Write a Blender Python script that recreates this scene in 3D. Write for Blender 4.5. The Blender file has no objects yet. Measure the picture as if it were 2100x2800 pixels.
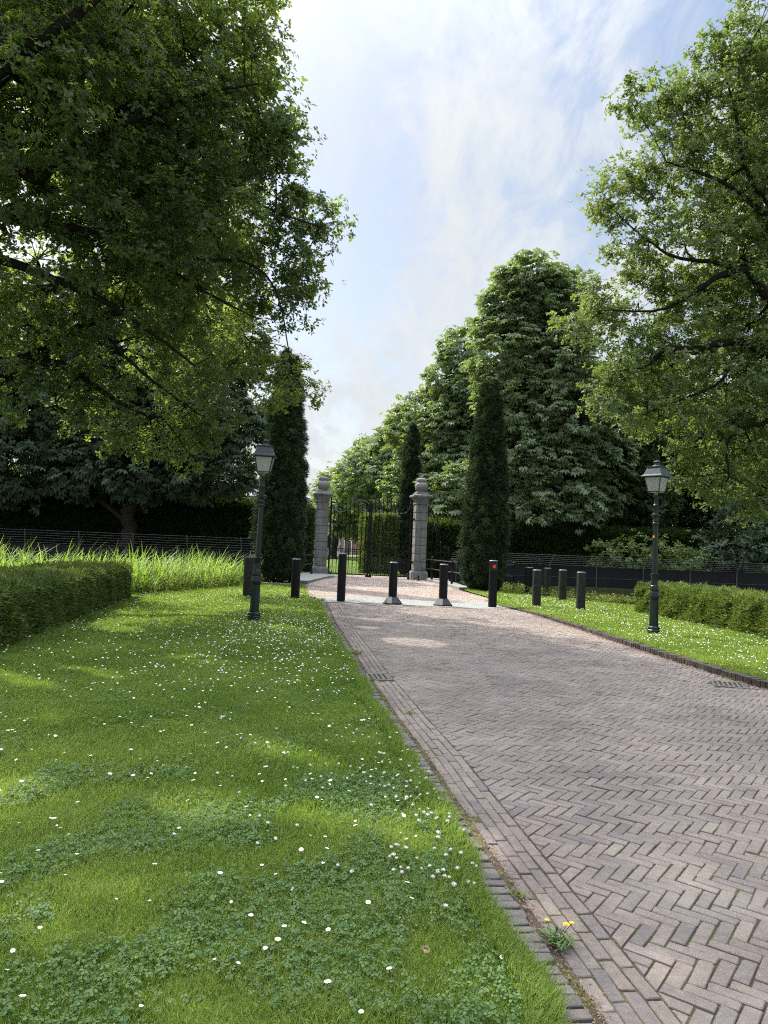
import bpy, math, random
import numpy as np

rng = np.random.default_rng(11)
random.seed(5)
SC = bpy.context.scene
COL = SC.collection
PI = math.pi

# ------------------------------------------------------------------ helpers
def mk(name, V, FL, mats, parent=None, tint=None, smooth=False, mi=None, loc=None, sharp=None):
    """one mesh object from a vertex array and a list of (n,k) face arrays"""
    me = bpy.data.meshes.new(name)
    V = np.asarray(V, dtype=np.float32)
    FL = [np.asarray(f, dtype=np.int32) for f in FL if len(f)]
    n = sum(len(f) for f in FL)
    loops = np.concatenate([f.ravel() for f in FL])
    tot = np.concatenate([np.full(len(f), f.shape[1], np.int32) for f in FL])
    start = np.concatenate([[0], np.cumsum(tot)[:-1]]).astype(np.int32)
    me.vertices.add(len(V)); me.vertices.foreach_set('co', V.ravel())
    me.loops.add(len(loops)); me.loops.foreach_set('vertex_index', loops)
    me.polygons.add(n); me.polygons.foreach_set('loop_start', start)
    if mi is not None:
        me.polygons.foreach_set('material_index', np.asarray(mi, np.int32))
    me.polygons.foreach_set('use_smooth', np.full(n, bool(smooth)))
    if tint is not None:
        a = me.attributes.new('tint', 'FLOAT', 'POINT')
        a.data.foreach_set('value', np.asarray(tint, np.float32))
    me.update(calc_edges=True)
    if smooth and sharp:
        me.set_sharp_from_angle(angle=math.radians(sharp))
    if not isinstance(mats, (list, tuple)): mats = [mats]
    for m in mats: me.materials.append(m)
    o = bpy.data.objects.new(name, me); COL.objects.link(o)
    if parent: o.parent = parent
    if loc is not None: o.location = loc
    return o

def tag(o, label=None, cat=None, group=None, kind=None):
    if label: o['label'] = label
    if cat: o['category'] = cat
    if group: o['group'] = group
    if kind: o['kind'] = kind
    return o

def thing(name, label, cat, loc=(0, 0, 0), rz=0, group=None):
    o = bpy.data.objects.new(name, None); COL.objects.link(o)
    o.location = loc; o.rotation_euler = (0, 0, rz); o.empty_display_size = 0.2
    return tag(o, label, cat, group)

def copy_tree(o, parent=None):
    c = o.copy(); COL.objects.link(c)
    if parent: c.parent = parent
    for ch in list(o.children): copy_tree(ch, c)
    return c

def rotz(P, a):
    P = np.asarray(P, float); c, s = math.cos(a), math.sin(a)
    Q = P.copy(); Q[:, 0] = P[:, 0]*c - P[:, 1]*s; Q[:, 1] = P[:, 0]*s + P[:, 1]*c
    return Q

class MB:
    """collects simple solids into one mesh"""
    def __init__(s): s.V = []; s.F = {}; s.n = 0; s.M = []; s.order = []
    def add(s, V, faces, mi=0):
        V = np.asarray(V, float)
        for f in faces:
            s.order.append(([i + s.n for i in f], mi))
        s.V.append(V); s.n += len(V); return s
    def box(s, c, d, rz=0, mi=0, taper=1.0):
        x, y, z = np.asarray(d)/2
        b = np.array([[-x,-y,-z],[x,-y,-z],[x,y,-z],[-x,y,-z],[-x*taper,-y*taper,z],[x*taper,-y*taper,z],[x*taper,y*taper,z],[-x*taper,y*taper,z]])
        b = rotz(b, rz) + np.asarray(c)
        return s.add(b, [(0,3,2,1),(4,5,6,7),(0,1,5,4),(1,2,6,5),(2,3,7,6),(3,0,4,7)], mi)
    def lathe(s, prof, n=24, c=(0,0,0), a0=0, mi=0, sq=False):
        """prof: (r,z) bottom to top; n sides"""
        k = len(prof); V = []
        for r, z in prof:
            for i in range(n):
                a = a0 + 2*PI*i/n
                V.append((c[0]+r*math.cos(a), c[1]+r*math.sin(a), c[2]+z))
        F = []
        for j in range(k-1):
            for i in range(n):
                F.append((j*n+i, j*n+(i+1) % n, (j+1)*n+(i+1) % n, (j+1)*n+i))
        F.append(tuple(range(n-1, -1, -1))); F.append(tuple((k-1)*n+i for i in range(n)))
        return s.add(V, F, mi)
    def tube(s, pts, r, n=6, mi=0, cap=True):
        pts = np.asarray(pts, float); k = len(pts)
        r = np.full(k, r) if np.isscalar(r) else np.asarray(r, float)
        T = np.gradient(pts, axis=0); T /= np.linalg.norm(T, axis=1)[:, None] + 1e-12
        up = np.array([0, 0, 1.0]) if abs(T[0][2]) < .9 else np.array([1.0, 0, 0])
        V = []
        A = np.cross(up, T[0]); A /= np.linalg.norm(A)
        for i in range(k):
            A = A - T[i]*(A @ T[i]); A /= np.linalg.norm(A) + 1e-12
            B = np.cross(T[i], A)
            for j in range(n):
                a = 2*PI*j/n
                V.append(pts[i] + r[i]*(math.cos(a)*A + math.sin(a)*B))
        F = []
        for i in range(k-1):
            for j in range(n):
                F.append((i*n+j, i*n+(j+1) % n, (i+1)*n+(j+1) % n, (i+1)*n+j))
        if cap:
            F.append(tuple(range(n-1, -1, -1))); F.append(tuple((k-1)*n+j for j in range(n)))
        return s.add(V, F, mi)
    def build(s, name, mats, parent=None, smooth=False, sharp=40, loc=None, rz=None):
        by = {}
        for f, m in s.order: by.setdefault(len(f), []).append((f, m))
        FL = []; mi = []
        for k, L in by.items():
            FL.append(np.array([f for f, m in L])); mi += [m for f, m in L]
        o = mk(name, np.concatenate(s.V), FL, mats, parent, smooth=smooth, mi=mi, sharp=sharp, loc=loc)
        if rz is not None: o.rotation_euler = (0, 0, rz)
        return o

def spline(pts, k=6):
    """catmull-rom through rows of pts (any number of columns)"""
    P = np.asarray(pts, float); P = np.vstack([2*P[0]-P[1], P, 2*P[-1]-P[-2]])
    out = []
    for i in range(1, len(P)-2):
        for t in np.linspace(0, 1, k, endpoint=False):
            a, b, c, d = P[i-1], P[i], P[i+1], P[i+2]
            out.append(.5*(2*b + (c-a)*t + (2*a-5*b+4*c-d)*t*t + (3*b-a-3*c+d)*t**3))
    out.append(P[-2]); return np.array(out)

def basis(d, n):
    """rotation matrices whose x axis is d and z axis is close to n (arrays)"""
    d = d/(np.linalg.norm(d, axis=1)[:, None]+1e-9)
    z = n - d*np.sum(n*d, axis=1)[:, None]
    z /= np.linalg.norm(z, axis=1)[:, None]+1e-9
    y = np.cross(z, d)
    return np.stack([d, y, z], axis=2)

def inst(TV, TF, M, P, sc):
    """template vertices TV, faces list TF placed N times"""
    N = len(P); k = len(TV)
    sc = np.asarray(sc, float).reshape(N, 1, -1) if not np.isscalar(sc) else sc
    V = np.einsum('nij,nkj->nki', M, TV[None]*sc) + P[:, None]
    off = (np.arange(N)*k)[:, None, None]
    return V.reshape(-1, 3), [(f[None]+off).reshape(-1, f.shape[1]) for f in TF]

def join(parts):
    V = []; FD = {}; n = 0
    for v, fl in parts:
        for f in fl: FD.setdefault(f.shape[1], []).append(f+n)
        V.append(v); n += len(v)
    return np.concatenate(V), [np.concatenate(x) for x in FD.values()]

def unit(n):
    v = rng.normal(size=(n, 3)); return v/np.linalg.norm(v, axis=1)[:, None]

# ---------------------------------------------------------------- materials
def mat(name):
    m = bpy.data.materials.new(name); m.use_nodes = True
    nt = m.node_tree; nt.nodes.clear()
    out = nt.nodes.new('ShaderNodeOutputMaterial')
    return m, nt, out
def nd(nt, t, **kw):
    n = nt.nodes.new(t)
    for k, v in kw.items():
        if k in n.inputs: n.inputs[k].default_value = v
        else: setattr(n, k, v)
    return n
def mixc(nt, fac, a, b, blend='MIX'):
    n = nt.nodes.new('ShaderNodeMix'); n.data_type = 'RGBA'; n.blend_type = blend
    for i, v in ((0, fac), (6, a), (7, b)):
        if hasattr(v, 'links') or isinstance(v, bpy.types.NodeSocket): nt.links.new(v, n.inputs[i])
        else: n.inputs[i].default_value = v if i == 0 else (*v, 1)
    return n.outputs[2]
def ramp(nt, src, stops):
    n = nt.nodes.new('ShaderNodeValToRGB'); e = n.color_ramp.elements
    while len(e) < len(stops): e.new(.5)
    for x, (p, c) in zip(e, stops):
        x.position = p; x.color = (*c, 1) if len(c) == 3 else c
    nt.links.new(src, n.inputs[0]); return n.outputs[0]
def noise(nt, scale, detail=4, rough=.6, dist=0, vec=None):
    n = nd(nt, 'ShaderNodeTexNoise', Scale=scale, Detail=detail, Roughness=rough, Distortion=dist)
    if vec is None:
        vec = nd(nt, 'ShaderNodeNewGeometry').outputs['Position']
    nt.links.new(vec, n.inputs['Vector']); return n.outputs['Fac']
def bump(nt, h, strength=.3, dist=.01):
    b = nd(nt, 'ShaderNodeBump', Strength=strength, Distance=dist); nt.links.new(h, b.inputs['Height']); return b.outputs[0]
def principled(nt, out, color, rough=.7, spec=.4, metal=0, normal=None):
    p = nd(nt, 'ShaderNodeBsdfPrincipled', Roughness=rough, Metallic=metal)
    p.inputs['Specular IOR Level'].default_value = spec
    if isinstance(color, bpy.types.NodeSocket): nt.links.new(color, p.inputs['Base Color'])
    else: p.inputs['Base Color'].default_value = (*color, 1)
    if normal is not None: nt.links.new(normal, p.inputs['Normal'])
    nt.links.new(p.outputs[0], out.inputs[0]); return p

def leafmat(name, c0, c1, t0, t1, k=.4, rough=.55, spec=.25, dry=None):
    """leaf: reflecting + light passing through, tone varied by the leaf's own tint"""
    m, nt, out = mat(name)
    a = nd(nt, 'ShaderNodeAttribute', attribute_name='tint').outputs['Fac']
    col = mixc(nt, a, c0, c1) if dry is None else ramp(nt, a, [(0, c0), (.93, c1), (.965, dry), (1, dry)])
    p = principled(nt, out, col, rough, spec)
    t = nd(nt, 'ShaderNodeBsdfTranslucent'); nt.links.new(mixc(nt, a, t0, t1), t.inputs[0])
    mx = nd(nt, 'ShaderNodeMixShader', Fac=k); nt.links.new(p.outputs[0], mx.inputs[1]); nt.links.new(t.outputs[0], mx.inputs[2])
    nt.links.new(mx.outputs[0], out.inputs[0]); return m

def noisy(name, c0, c1, scale=8, rough=.7, spec=.3, bs=.2, bd=.01, metal=0, c2=None, bscale=None):
    m, nt, out = mat(name)
    f = noise(nt, scale, 6, .65)
    st = [(.3, c0), (.7, c1)] if c2 is None else [(.28, c0), (.5, c1), (.72, c2)]
    col = ramp(nt, f, st)
    b = bump(nt, noise(nt, bscale or scale*6, 4), bs, bd)
    principled(nt, out, col, rough, spec, metal, b); return m

M = {}
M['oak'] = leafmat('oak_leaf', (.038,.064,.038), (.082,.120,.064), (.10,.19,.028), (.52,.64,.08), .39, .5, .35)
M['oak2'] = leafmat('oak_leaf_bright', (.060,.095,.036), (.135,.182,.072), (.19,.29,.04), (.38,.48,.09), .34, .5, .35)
M['chest'] = leafmat('chestnut_leaf', (.130,.190,.098), (.285,.355,.20), (.18,.28,.04), (.38,.48,.08), .30, .45, .45)
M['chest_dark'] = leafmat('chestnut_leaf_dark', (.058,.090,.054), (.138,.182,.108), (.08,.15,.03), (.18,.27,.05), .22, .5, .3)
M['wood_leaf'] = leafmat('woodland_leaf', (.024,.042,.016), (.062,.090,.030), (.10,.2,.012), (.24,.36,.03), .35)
M['yew'] = leafmat('yew_needle', (.020,.036,.023), (.085,.122,.064), (.02,.05,.01), (.08,.13,.03), .18, .6, .2)
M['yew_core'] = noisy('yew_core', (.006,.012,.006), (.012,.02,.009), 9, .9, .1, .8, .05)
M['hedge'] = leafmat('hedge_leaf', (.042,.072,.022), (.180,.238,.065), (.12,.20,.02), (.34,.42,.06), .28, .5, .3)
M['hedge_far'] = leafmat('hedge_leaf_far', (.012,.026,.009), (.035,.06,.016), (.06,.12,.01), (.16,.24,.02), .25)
M['clip'] = leafmat('clipped_leaf', (.11,.16,.05), (.27,.32,.10), (.15,.24,.02), (.32,.38,.04), .25)
M['grass'] = leafmat('grass_blade', (.098,.162,.036), (.255,.325,.085), (.21,.34,.035), (.44,.55,.09), .45, .6, .2, (.34,.29,.16))
M['clover'] = leafmat('clover_leaf', (.066,.128,.040), (.150,.230,.078), (.11,.2,.03), (.2,.32,.07), .3, .6, .2)
M['reed'] = leafmat('reed_blade', (.12,.21,.035), (.27,.37,.09), (.22,.40,.03), (.42,.58,.08), .4)
M['weed'] = leafmat('weed_leaf', (.09,.13,.03), (.2,.22,.07), (.2,.3,.03), (.36,.4,.06), .35)
M['bark'] = noisy('bark', (.012,.010,.009), (.036,.030,.025), 14, .95, .1, .9, .03)
M['bark_grey'] = noisy('bark_grey', (.022,.019,.016), (.06,.05,.042), 9, .95, .1, .9, .03)
M['black'] = noisy('black_paint', (.004,.004,.006), (.008,.008,.011), 6, .5, .18, .08, .002)
M['black2'] = noisy('worn_black_paint', (.006,.007,.008), (.028,.028,.026), 5, .6, .2, .15, .002, c2=(.010,.011,.012))
M['iron'] = noisy('wrought_iron', (.003,.003,.004), (.008,.008,.008), 20, .55, .2, .2, .002)
M['lid'] = noisy('steel_lid', (.16,.165,.17), (.26,.265,.28), 20, .45, .5, .05, .001, metal=.3)
M['skirt'] = noisy('grey_skirt', (.016,.018,.02), (.04,.042,.045), 12, .45, .5, .15, .003)
M['lampgreen'] = noisy('dark_green_paint', (.006,.014,.012), (.010,.022,.019), 7, .35, .35, .06, .002)
M['lamproof'] = noisy('green_grey_roof_paint', (.022,.045,.045), (.032,.058,.058), 6, .45, .3, .05, .002)
M['lamproof2'] = noisy('grey_roof_paint', (.035,.042,.047), (.048,.056,.062), 6, .45, .3, .05, .002)
M['stone'] = noisy('grey_stone', (.13,.13,.127), (.225,.224,.218), 3.2, .85, .2, .35, .006, c2=(.175,.174,.17), bscale=40)
M['stone_vase'] = noisy('weathered_stone', (.10,.095,.088), (.27,.25,.235), 9, .9, .15, .8, .03, c2=(.18,.17,.16), bscale=26)
M['concrete'] = noisy('concrete', (.15,.15,.138), (.23,.23,.213), 2.5, .9, .15, .3, .004, c2=(.19,.19,.176), bscale=60)
M['panel'] = noisy('dark_panel', (.012,.0125,.014), (.019,.0195,.021), 1.4, .8, .2, .15, .004)
M['wire'] = noisy('galvanised_wire', (.10,.10,.10), (.12,.12,.12), 2, .7, .2, .02, .001)
M['white'] = noisy('white_petal', (.72,.72,.69), (.82,.82,.79), 30, .7, .2, .05, .001)
M['cream'] = noisy('clover_flower', (.52,.50,.42), (.74,.72,.66), 60, .8, .1, .3, .002)
M['yellow'] = noisy('yellow_petal', (.72,.50,.02), (.85,.62,.03), 40, .7, .2, .1, .001)
M['dryleaf'] = noisy('dry_leaf', (.14,.075,.04), (.34,.23,.15), 40, .8, .2, .3, .002)
M['palace'] = noisy('pale_plaster', (.62,.60,.55), (.72,.70,.65), .6, .85, .2, .1, .01)
M['palace_trim'] = noisy('pale_trim', (.55,.53,.50), (.66,.64,.6), 1.5, .8, .2, .1, .01)
M['palace_roof'] = noisy('lead_roof', (.22,.25,.30), (.30,.33,.38), .8, .6, .3, .1, .01)
M['glass_dark'] = noisy('dark_window', (.02,.024,.03), (.04,.046,.055), 1, .15, .5, .02, .001)
M['farbrick'] = noisy('far_brick', (.20,.135,.115), (.28,.20,.165), 2, .9, .1, .3, .01)
M['orange'] = noisy('orange_sticker', (.70,.28,.02), (.8,.34,.03), 50, .6, .3, .05, .001)
M['moss'] = leafmat('moss', (.06,.075,.012), (.12,.12,.03), (.05,.08,.01), (.1,.14,.02), .2)

m_, nt_, out_ = mat('stained_stone')
geo_ = nd(nt_, 'ShaderNodeNewGeometry').outputs['Position']
mp_ = nd(nt_, 'ShaderNodeMapping'); mp_.inputs['Scale'].default_value = (7, 7, .55); nt_.links.new(geo_, mp_.inputs[0])
c_ = ramp(nt_, noise(nt_, 3.2, 6, .65), [(.28, (.14,.14,.136)), (.5, (.185,.184,.178)), (.72, (.235,.233,.226))])
c_ = mixc(nt_, .8, c_, ramp(nt_, noise(nt_, 1.0, 5, .65, 0, mp_.outputs[0]), [(.36, (.58,.57,.54)), (.55, (1,1,1)), (.7, (1.12,1.11,1.08))]), 'MULTIPLY')
principled(nt_, out_, c_, .88, .15, 0, bump(nt_, noise(nt_, 40, 5), .4, .006)); M['stone'] = m_

OAK_L=[(-3.66,15.0,13.97,1.07),(-3.26,15.0,12.2,0.76),(-3.15,15.5,11.22,0.89),(-2.78,16.0,10.66,0.83),(-2.73,16.0,9.52,0.78),(-2.14,17.0,9.47,0.68),(-1.46,17.0,9.52,0.33),(-2.6,17.0,8.41,0.88),(-2.14,17.0,8.2,0.61),(-2.77,17.0,7.37,0.77),(-3.5,17.5,6.58,0.85),(-2.55,18.0,5.81,0.56),(-2.06,18.0,5.41,0.44),(-2.94,18.0,5.43,0.47),(-4.42,14.0,11.63,1.27),(-4.42,15.0,10.28,1.36),(-4.12,15.0,8.45,1.27),(-4.42,16.0,7.39,1.14),(-4.27,17.0,6.06,0.99),(-4.88,17.0,4.8,0.83),(-5.51,17.0,4.1,0.79),(-4.09,17.0,4.6,0.66),(-4.7,17.0,3.63,0.44),(-5.44,13.0,11.31,1.35),(-5.74,14.0,10.12,1.45),(-5.73,14.5,8.44,1.41),(-5.64,15.0,7.17,1.27),(-6.25,16.0,6.03,1.14),(-6.69,16.0,4.74,0.88),(-7.29,15.5,4.5,0.75),(-5.91,16.0,3.98,0.62),(-6.42,12.0,10.92,1.32),(-6.57,12.5,9.58,1.38),(-6.89,13.5,8.37,1.4),(-7.14,14.0,7.1,1.27),(-7.75,15.0,6.08,1.17),(-7.95,15.0,4.57,0.73),(-8.3,12.5,10.37,1.38),(-8.8,13.5,8.75,1.49),(-9.37,14.5,6.82,1.41),(-9.47,15.0,5.21,1.07)]
OAK_R=[(10.87,21.0,17.96,1.43),(10.22,22.0,17.61,0.93),(7.99,21.5,15.82,0.98),(7.12,21.5,15.86,0.56),(9.06,22.0,16.34,0.86),(9.96,22.0,15.62,1.43),(11.28,22.0,16.13,1.57),(6.63,22.0,12.91,0.79),(7.5,22.0,13.4,0.86),(8.51,22.0,14.04,1.21),(10.28,22.0,13.51,1.57),(11.61,22.0,13.27,1.57),(7.54,22.0,11.46,0.93),(9.15,22.0,11.52,1.43),(10.91,22.0,11.15,1.5),(6.57,22.5,9.73,0.8),(7.73,22.0,9.39,1.29),(9.48,22.0,9.31,1.43),(11.23,22.0,9.09,1.5),(5.77,22.5,8.8,0.58),(7.19,22.0,7.75,1.07),(8.78,22.0,7.66,1.29),(10.53,22.0,7.15,1.43),(11.83,22.0,7.2,1.43),(6.78,22.0,6.71,0.69),(8.09,22.0,6.18,0.93),(9.83,22.0,5.52,1.14),(11.14,22.0,5.14,1.29),(9.14,22.0,4.19,0.64),(10.43,22.0,3.95,0.74),(11.59,22.0,3.71,0.89),(13.47,22.0,18.21,1.71),(13.5,22.0,14.7,1.71),(13.53,22.0,11.25,1.71),(13.56,22.0,8.0,1.71),(13.58,22.0,5.09,1.43)]
CH_1=[(9.14,46.0,19.14,2.09),(7.33,46.0,18.69,1.31),(10.98,46.0,18.59,1.73),(6.64,46.0,16.57,1.19),(7.66,46.0,17.84,1.73),(10.57,46.0,17.03,2.39),(7.61,46.0,14.76,2.39),(10.82,46.0,13.67,2.99),(8.31,46.0,11.43,2.54),(11.81,46.0,10.35,3.14),(13.52,46.0,8.3,2.39),(8.87,46.0,8.11,2.69),(11.01,46.0,6.69,2.84),(14.33,46.0,5.92,1.34),(8.19,46.0,5.67,1.94),(11.99,45.0,4.72,1.75),(9.54,44.5,4.73,1.44)]
CH_2=[(6.15,58.0,18.25,1.88),(4.82,58.0,15.88,1.66),(7.23,58.0,14.63,2.82),(5.34,58.0,12.06,2.33),(7.74,58.0,10.82,2.82),(5.91,58.0,8.84,2.45),(4.56,58.0,9.35,1.69),(8.24,58.0,7.03,2.45),(6.01,58.0,5.99,2.07),(9.07,58.0,4.79,1.69)]
CH_3=[(2.5,72.0,13.94,2.06),(0.93,72.0,11.98,2.1),(3.98,72.0,12.34,2.34),(1.52,72.0,8.93,2.43),(4.59,72.0,8.59,2.57),(-0.37,72.0,9.33,1.78),(3.27,72.0,6.18,2.34),(0.94,72.0,5.85,1.87)]
CH_4=[(-1.76,92.0,13.54,2.63),(-3.45,92.0,10.75,2.15),(-5.37,92.0,9.47,1.43),(-2.72,92.0,7.78,2.63),(-0.08,92.0,9.08,2.39),(-5.38,92.0,6.77,1.43),(-1.13,92.0,5.44,2.15)]
CH_L=[(-21.74,43.0,7.04,2.93),(-18.3,43.0,5.91,2.23),(-14.95,43.0,6.19,2.37),(-11.58,43.0,6.18,2.09),(-9.34,43.0,6.13,1.67),(-8.48,43.0,8.71,1.54),(-21.86,43.0,4.64,1.4),(-10.62,43.0,9.19,2.65),(-10.26,43.0,13.2,2.65),(-10.79,43.0,15.18,1.54),(-12.88,43.0,9.38,2.65),(-16.52,43.0,8.95,2.79),(-20.24,43.0,9.94,2.93),(-21.02,43.0,13.33,3.07),(-15.34,43.0,12.99,3.21),(-26.24,43.0,7.14,3.07),(-26.54,43.0,11.39,3.35),(-18.27,43.0,14.59,3.07),(-14.06,43.0,15.34,2.51)]
LIMB_L=[[(-13.208,17.5,2.606,0.288),(-10.419,16.15,4.19,0.192),(-8.617,15.65,4.946,0.152),(-8.086,15.65,5.456,0.132),(-7.155,15.45,5.955,0.108),(-6.376,15.35,6.346,0.088),(-5.61,15.15,6.566,0.056)],[(-7.885,15.65,5.526,0.096),(-7.146,15.75,5.343,0.08),(-6.366,15.95,4.844,0.06),(-5.682,16.15,4.488,0.04),(-5.147,16.15,4.382,0.024)],[(-13.343,17.5,4.323,0.24),(-9.416,14.65,7.472,0.16),(-7.959,14.15,7.108,0.104),(-6.812,14.35,6.792,0.088),(-5.961,14.65,6.479,0.064),(-5.13,15.15,6.028,0.04),(-4.335,15.65,5.483,0.024)],[(-13.434,17.5,5.477,0.24),(-8.846,13.65,8.086,0.144),(-7.736,13.65,7.761,0.104),(-6.827,13.65,7.724,0.096),(-5.952,13.85,7.647,0.072),(-5.548,14.15,7.819,0.04)],[(-5.952,13.85,7.647,0.056),(-5.05,14.65,7.453,0.04),(-3.955,15.45,6.996,0.028),(-3.043,16.15,6.743,0.016)],[(-13.526,17.5,6.639,0.24),(-8.463,13.15,9.473,0.16),(-6.983,13.15,8.361,0.112),(-6.476,13.15,8.651,0.088),(-5.722,13.15,9.224,0.072),(-4.874,13.65,10.028,0.048),(-3.939,14.15,10.774,0.032),(-2.907,14.15,11.013,0.016)],[(-6.417,15.35,6.191,0.04),(-5.704,15.75,5.454,0.036),(-5.076,16.15,4.993,0.028),(-4.307,16.15,4.491,0.016)],[(-4.874,13.65,10.028,0.04),(-4.204,14.65,9.781,0.036),(-3.019,15.35,9.075,0.028),(-1.759,16.15,8.973,0.016)],[(-8.463,13.15,9.473,0.128),(-6.032,11.65,10.009,0.096),(-4.986,11.65,10.868,0.072),(-4.063,12.15,11.484,0.048)],[(-4.179,14.65,7.488,0.04),(-3.218,15.65,7.836,0.032),(-2.644,16.15,7.301,0.02),(-2.383,17.15,5.838,0.012)]]
LIMB_R=[[(17.482,24.0,6.783,0.272),(13.873,23.0,8.13,0.176),(11.347,21.15,7.9,0.136),(10.381,21.15,8.242,0.12),(9.132,21.15,7.923,0.104),(8.295,21.15,7.959,0.08),(7.749,21.15,7.401,0.04),(6.918,21.15,7.227,0.016)],[(17.478,24.0,8.376,0.272),(13.859,23.0,9.667,0.192),(11.325,21.15,9.67,0.144),(10.742,21.15,10.388,0.112),(9.931,21.15,10.255,0.096),(8.823,21.15,9.54,0.072),(7.993,21.15,9.108,0.04),(6.467,21.65,9.215,0.016)],[(10.742,21.15,10.388,0.08),(9.644,21.15,10.629,0.072),(8.52,21.15,10.769,0.048),(7.668,21.15,11.235,0.032),(6.378,21.15,12.332,0.012)],[(17.473,24.0,9.979,0.24),(13.841,23.0,11.68,0.16),(11.295,21.15,12.102,0.096),(10.455,21.15,12.789,0.072),(9.459,21.15,13.326,0.048),(8.181,21.15,13.708,0.024)],[(13.841,23.0,11.68,0.112),(11.289,21.15,12.534,0.08),(10.583,21.15,13.663,0.064),(10.277,21.15,15.251,0.04),(9.827,21.15,16.846,0.02)],[(17.484,24.0,5.991,0.2),(13.887,23.0,6.604,0.112),(11.373,21.15,5.865,0.08),(10.559,21.15,5.553,0.056),(10.15,21.15,5.118,0.04),(10.234,21.15,4.149,0.024)],[(10.381,21.15,8.242,0.064),(9.981,21.15,7.07,0.048),(8.88,21.15,6.464,0.032),(7.779,21.15,5.999,0.016)]]

# ------------------------------------------------------------ plan of the ground
EY = [-3, 2.53, 2.91, 3.24, 3.49, 3.87, 4.5, 4.93, 6.37, 6.89, 8.23, 9.17, 10.54, 13.08, 15.67, 20.18, 23, 25.6, 29]
EX = [1.05, .70, .65, .62, .59, .55, .48, .41, .19, .09, -.08, -.22, -.41, -.76, -1.12, -1.69, -2.3, -2.6, -3.1]
GY = [-3, 2.55, 4.07, 5.82, 6.96, 8.1, 9.39, 11.62, 15.09, 20.04]
GX = [1.62, 1.11, .90, .67, .48, .32, .12, -.16, -.63, -1.20]
CY = [5.6, 6.0, 6.6, 7.8, 9.14, 9.8, 10.92, 11.72, 12.94, 14.33, 16.15, 19.61, 21.61, 23.3, 25, 28, 31]
CX = [16, 11, 7.6, 5.8, 5.05, 4.88, 4.76, 4.68, 4.58, 4.48, 4.38, 4.08, 3.6, 3.45, 3.9, 3.55, 3.3]
def smooth_interp(y, ys, xs):
    y = np.asarray(y, float)
    return (np.interp(y-.35, ys, xs)+2*np.interp(y, ys, xs)+np.interp(y+.35, ys, xs))/4
edgeL = lambda y: smooth_interp(y, EY, EX)
gutR = lambda y: smooth_interp(y, GY, GX)
curbR = lambda y: smooth_interp(y, CY, CX)
bankL = lambda y: np.interp(y, [20.2, 20.3, 22.15, 27.2, 28.6], [-30, -7.1, -6.68, -5.3, -4.7])
bankR = lambda y: np.interp(y, [22, 22.5, 24.4, 26.3, 28.0, 30.5, 31.4], [30, 12, 8.4, 7.1, 6.4, 6.0, 4.6])
_ph = rng.uniform(0, 6.28, (14, 3)); _fr = rng.normal(size=(14, 2))
def lf(x, y, s=1.0):
    """smooth patchiness in 0..1"""
    v = sum(np.sin(s*(x*_fr[i, 0]+y*_fr[i, 1])*(1+.35*i)+_ph[i, 0])/(1+.25*i) for i in range(14))
    return np.clip(.5+v*.13, 0, 1)

# ground sheet (canal left open), water
gm, nt, out = mat('soil'); 
principled(nt, out, ramp(nt, noise(nt, 3, 6), [(.3, (.05,.07,.02)), (.7, (.09,.085,.04))]), .95, .1, 0, bump(nt, noise(nt, 30, 4), .5, .02))
near = [(-90,-40),(90,-40),(90,20),(12,22.3),(8.4,24.4),(7.1,26.3),(6.4,28.0),(6.0,30.6),(4.1,31.8),(3.6,33.5),(3.5,38.6),(-4.8,38.6),(-4.8,28.6),(-5.3,27.2),(-6.9,21.5),(-7.6,20.3),(-90,19)]
far = [(-900,38.6),(-4.8,38.6),(3.5,38.6),(900,38.6),(900,1400),(-900,1400)]
z0 = -.06
V = [(x, y, z0) for x, y in near+far]
nn = len(near)
F4 = []
n0 = len(V); V += [(x, y, -1.6) for x, y in near+far]
for i in range(nn):
    F4.append((i, (i+1) % nn, n0+(i+1) % nn, n0+i)[::-1])
for i in (0, 2): F4.append((nn+i, nn+i+1, n0+nn+i+1, n0+nn+i)[::-1])
ground = mk('ground', V, [np.array([range(nn)]), np.array([range(nn, nn+6)]), np.array(F4)], gm)
tag(ground, kind='structure')
wm, nt, out = mat('canal_water')
p = principled(nt, out, (.012,.02,.012), .06, .5, 0, bump(nt, noise(nt, 2.2, 3), .12, .03))
water = mk('canal_water', [(-90,10,-.72),(90,10,-.72),(90,40,-.72),(-90,40,-.72)], [np.array([[0,1,2,3]])], wm)
tag(water, kind='structure')

def strip(name, ys, xl, xr, z, m, nx=24, bumpy=0.0, kind='structure'):
    rows = []
    for y, a, b in zip(ys, xl, xr):
        t = np.linspace(0, 1, nx); x = a+(b-a)*t
        zz = (z(x, y) if callable(z) else np.full(nx, z)) + bumpy*(lf(x, np.full(nx, y), 2.2)-.5)*np.minimum(1, t*12)
        rows.append(np.stack([x, np.full(nx, y), zz], 1))
    V = np.concatenate(rows); n = len(ys)
    i, j = np.meshgrid(np.arange(n-1), np.arange(nx-1), indexing='ij'); k = (i*nx+j).ravel()
    F = np.stack([k, k+1, k+nx+1, k+nx], 1)
    return tag(mk(name, V, [F], m, smooth=True), kind=kind)

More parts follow.
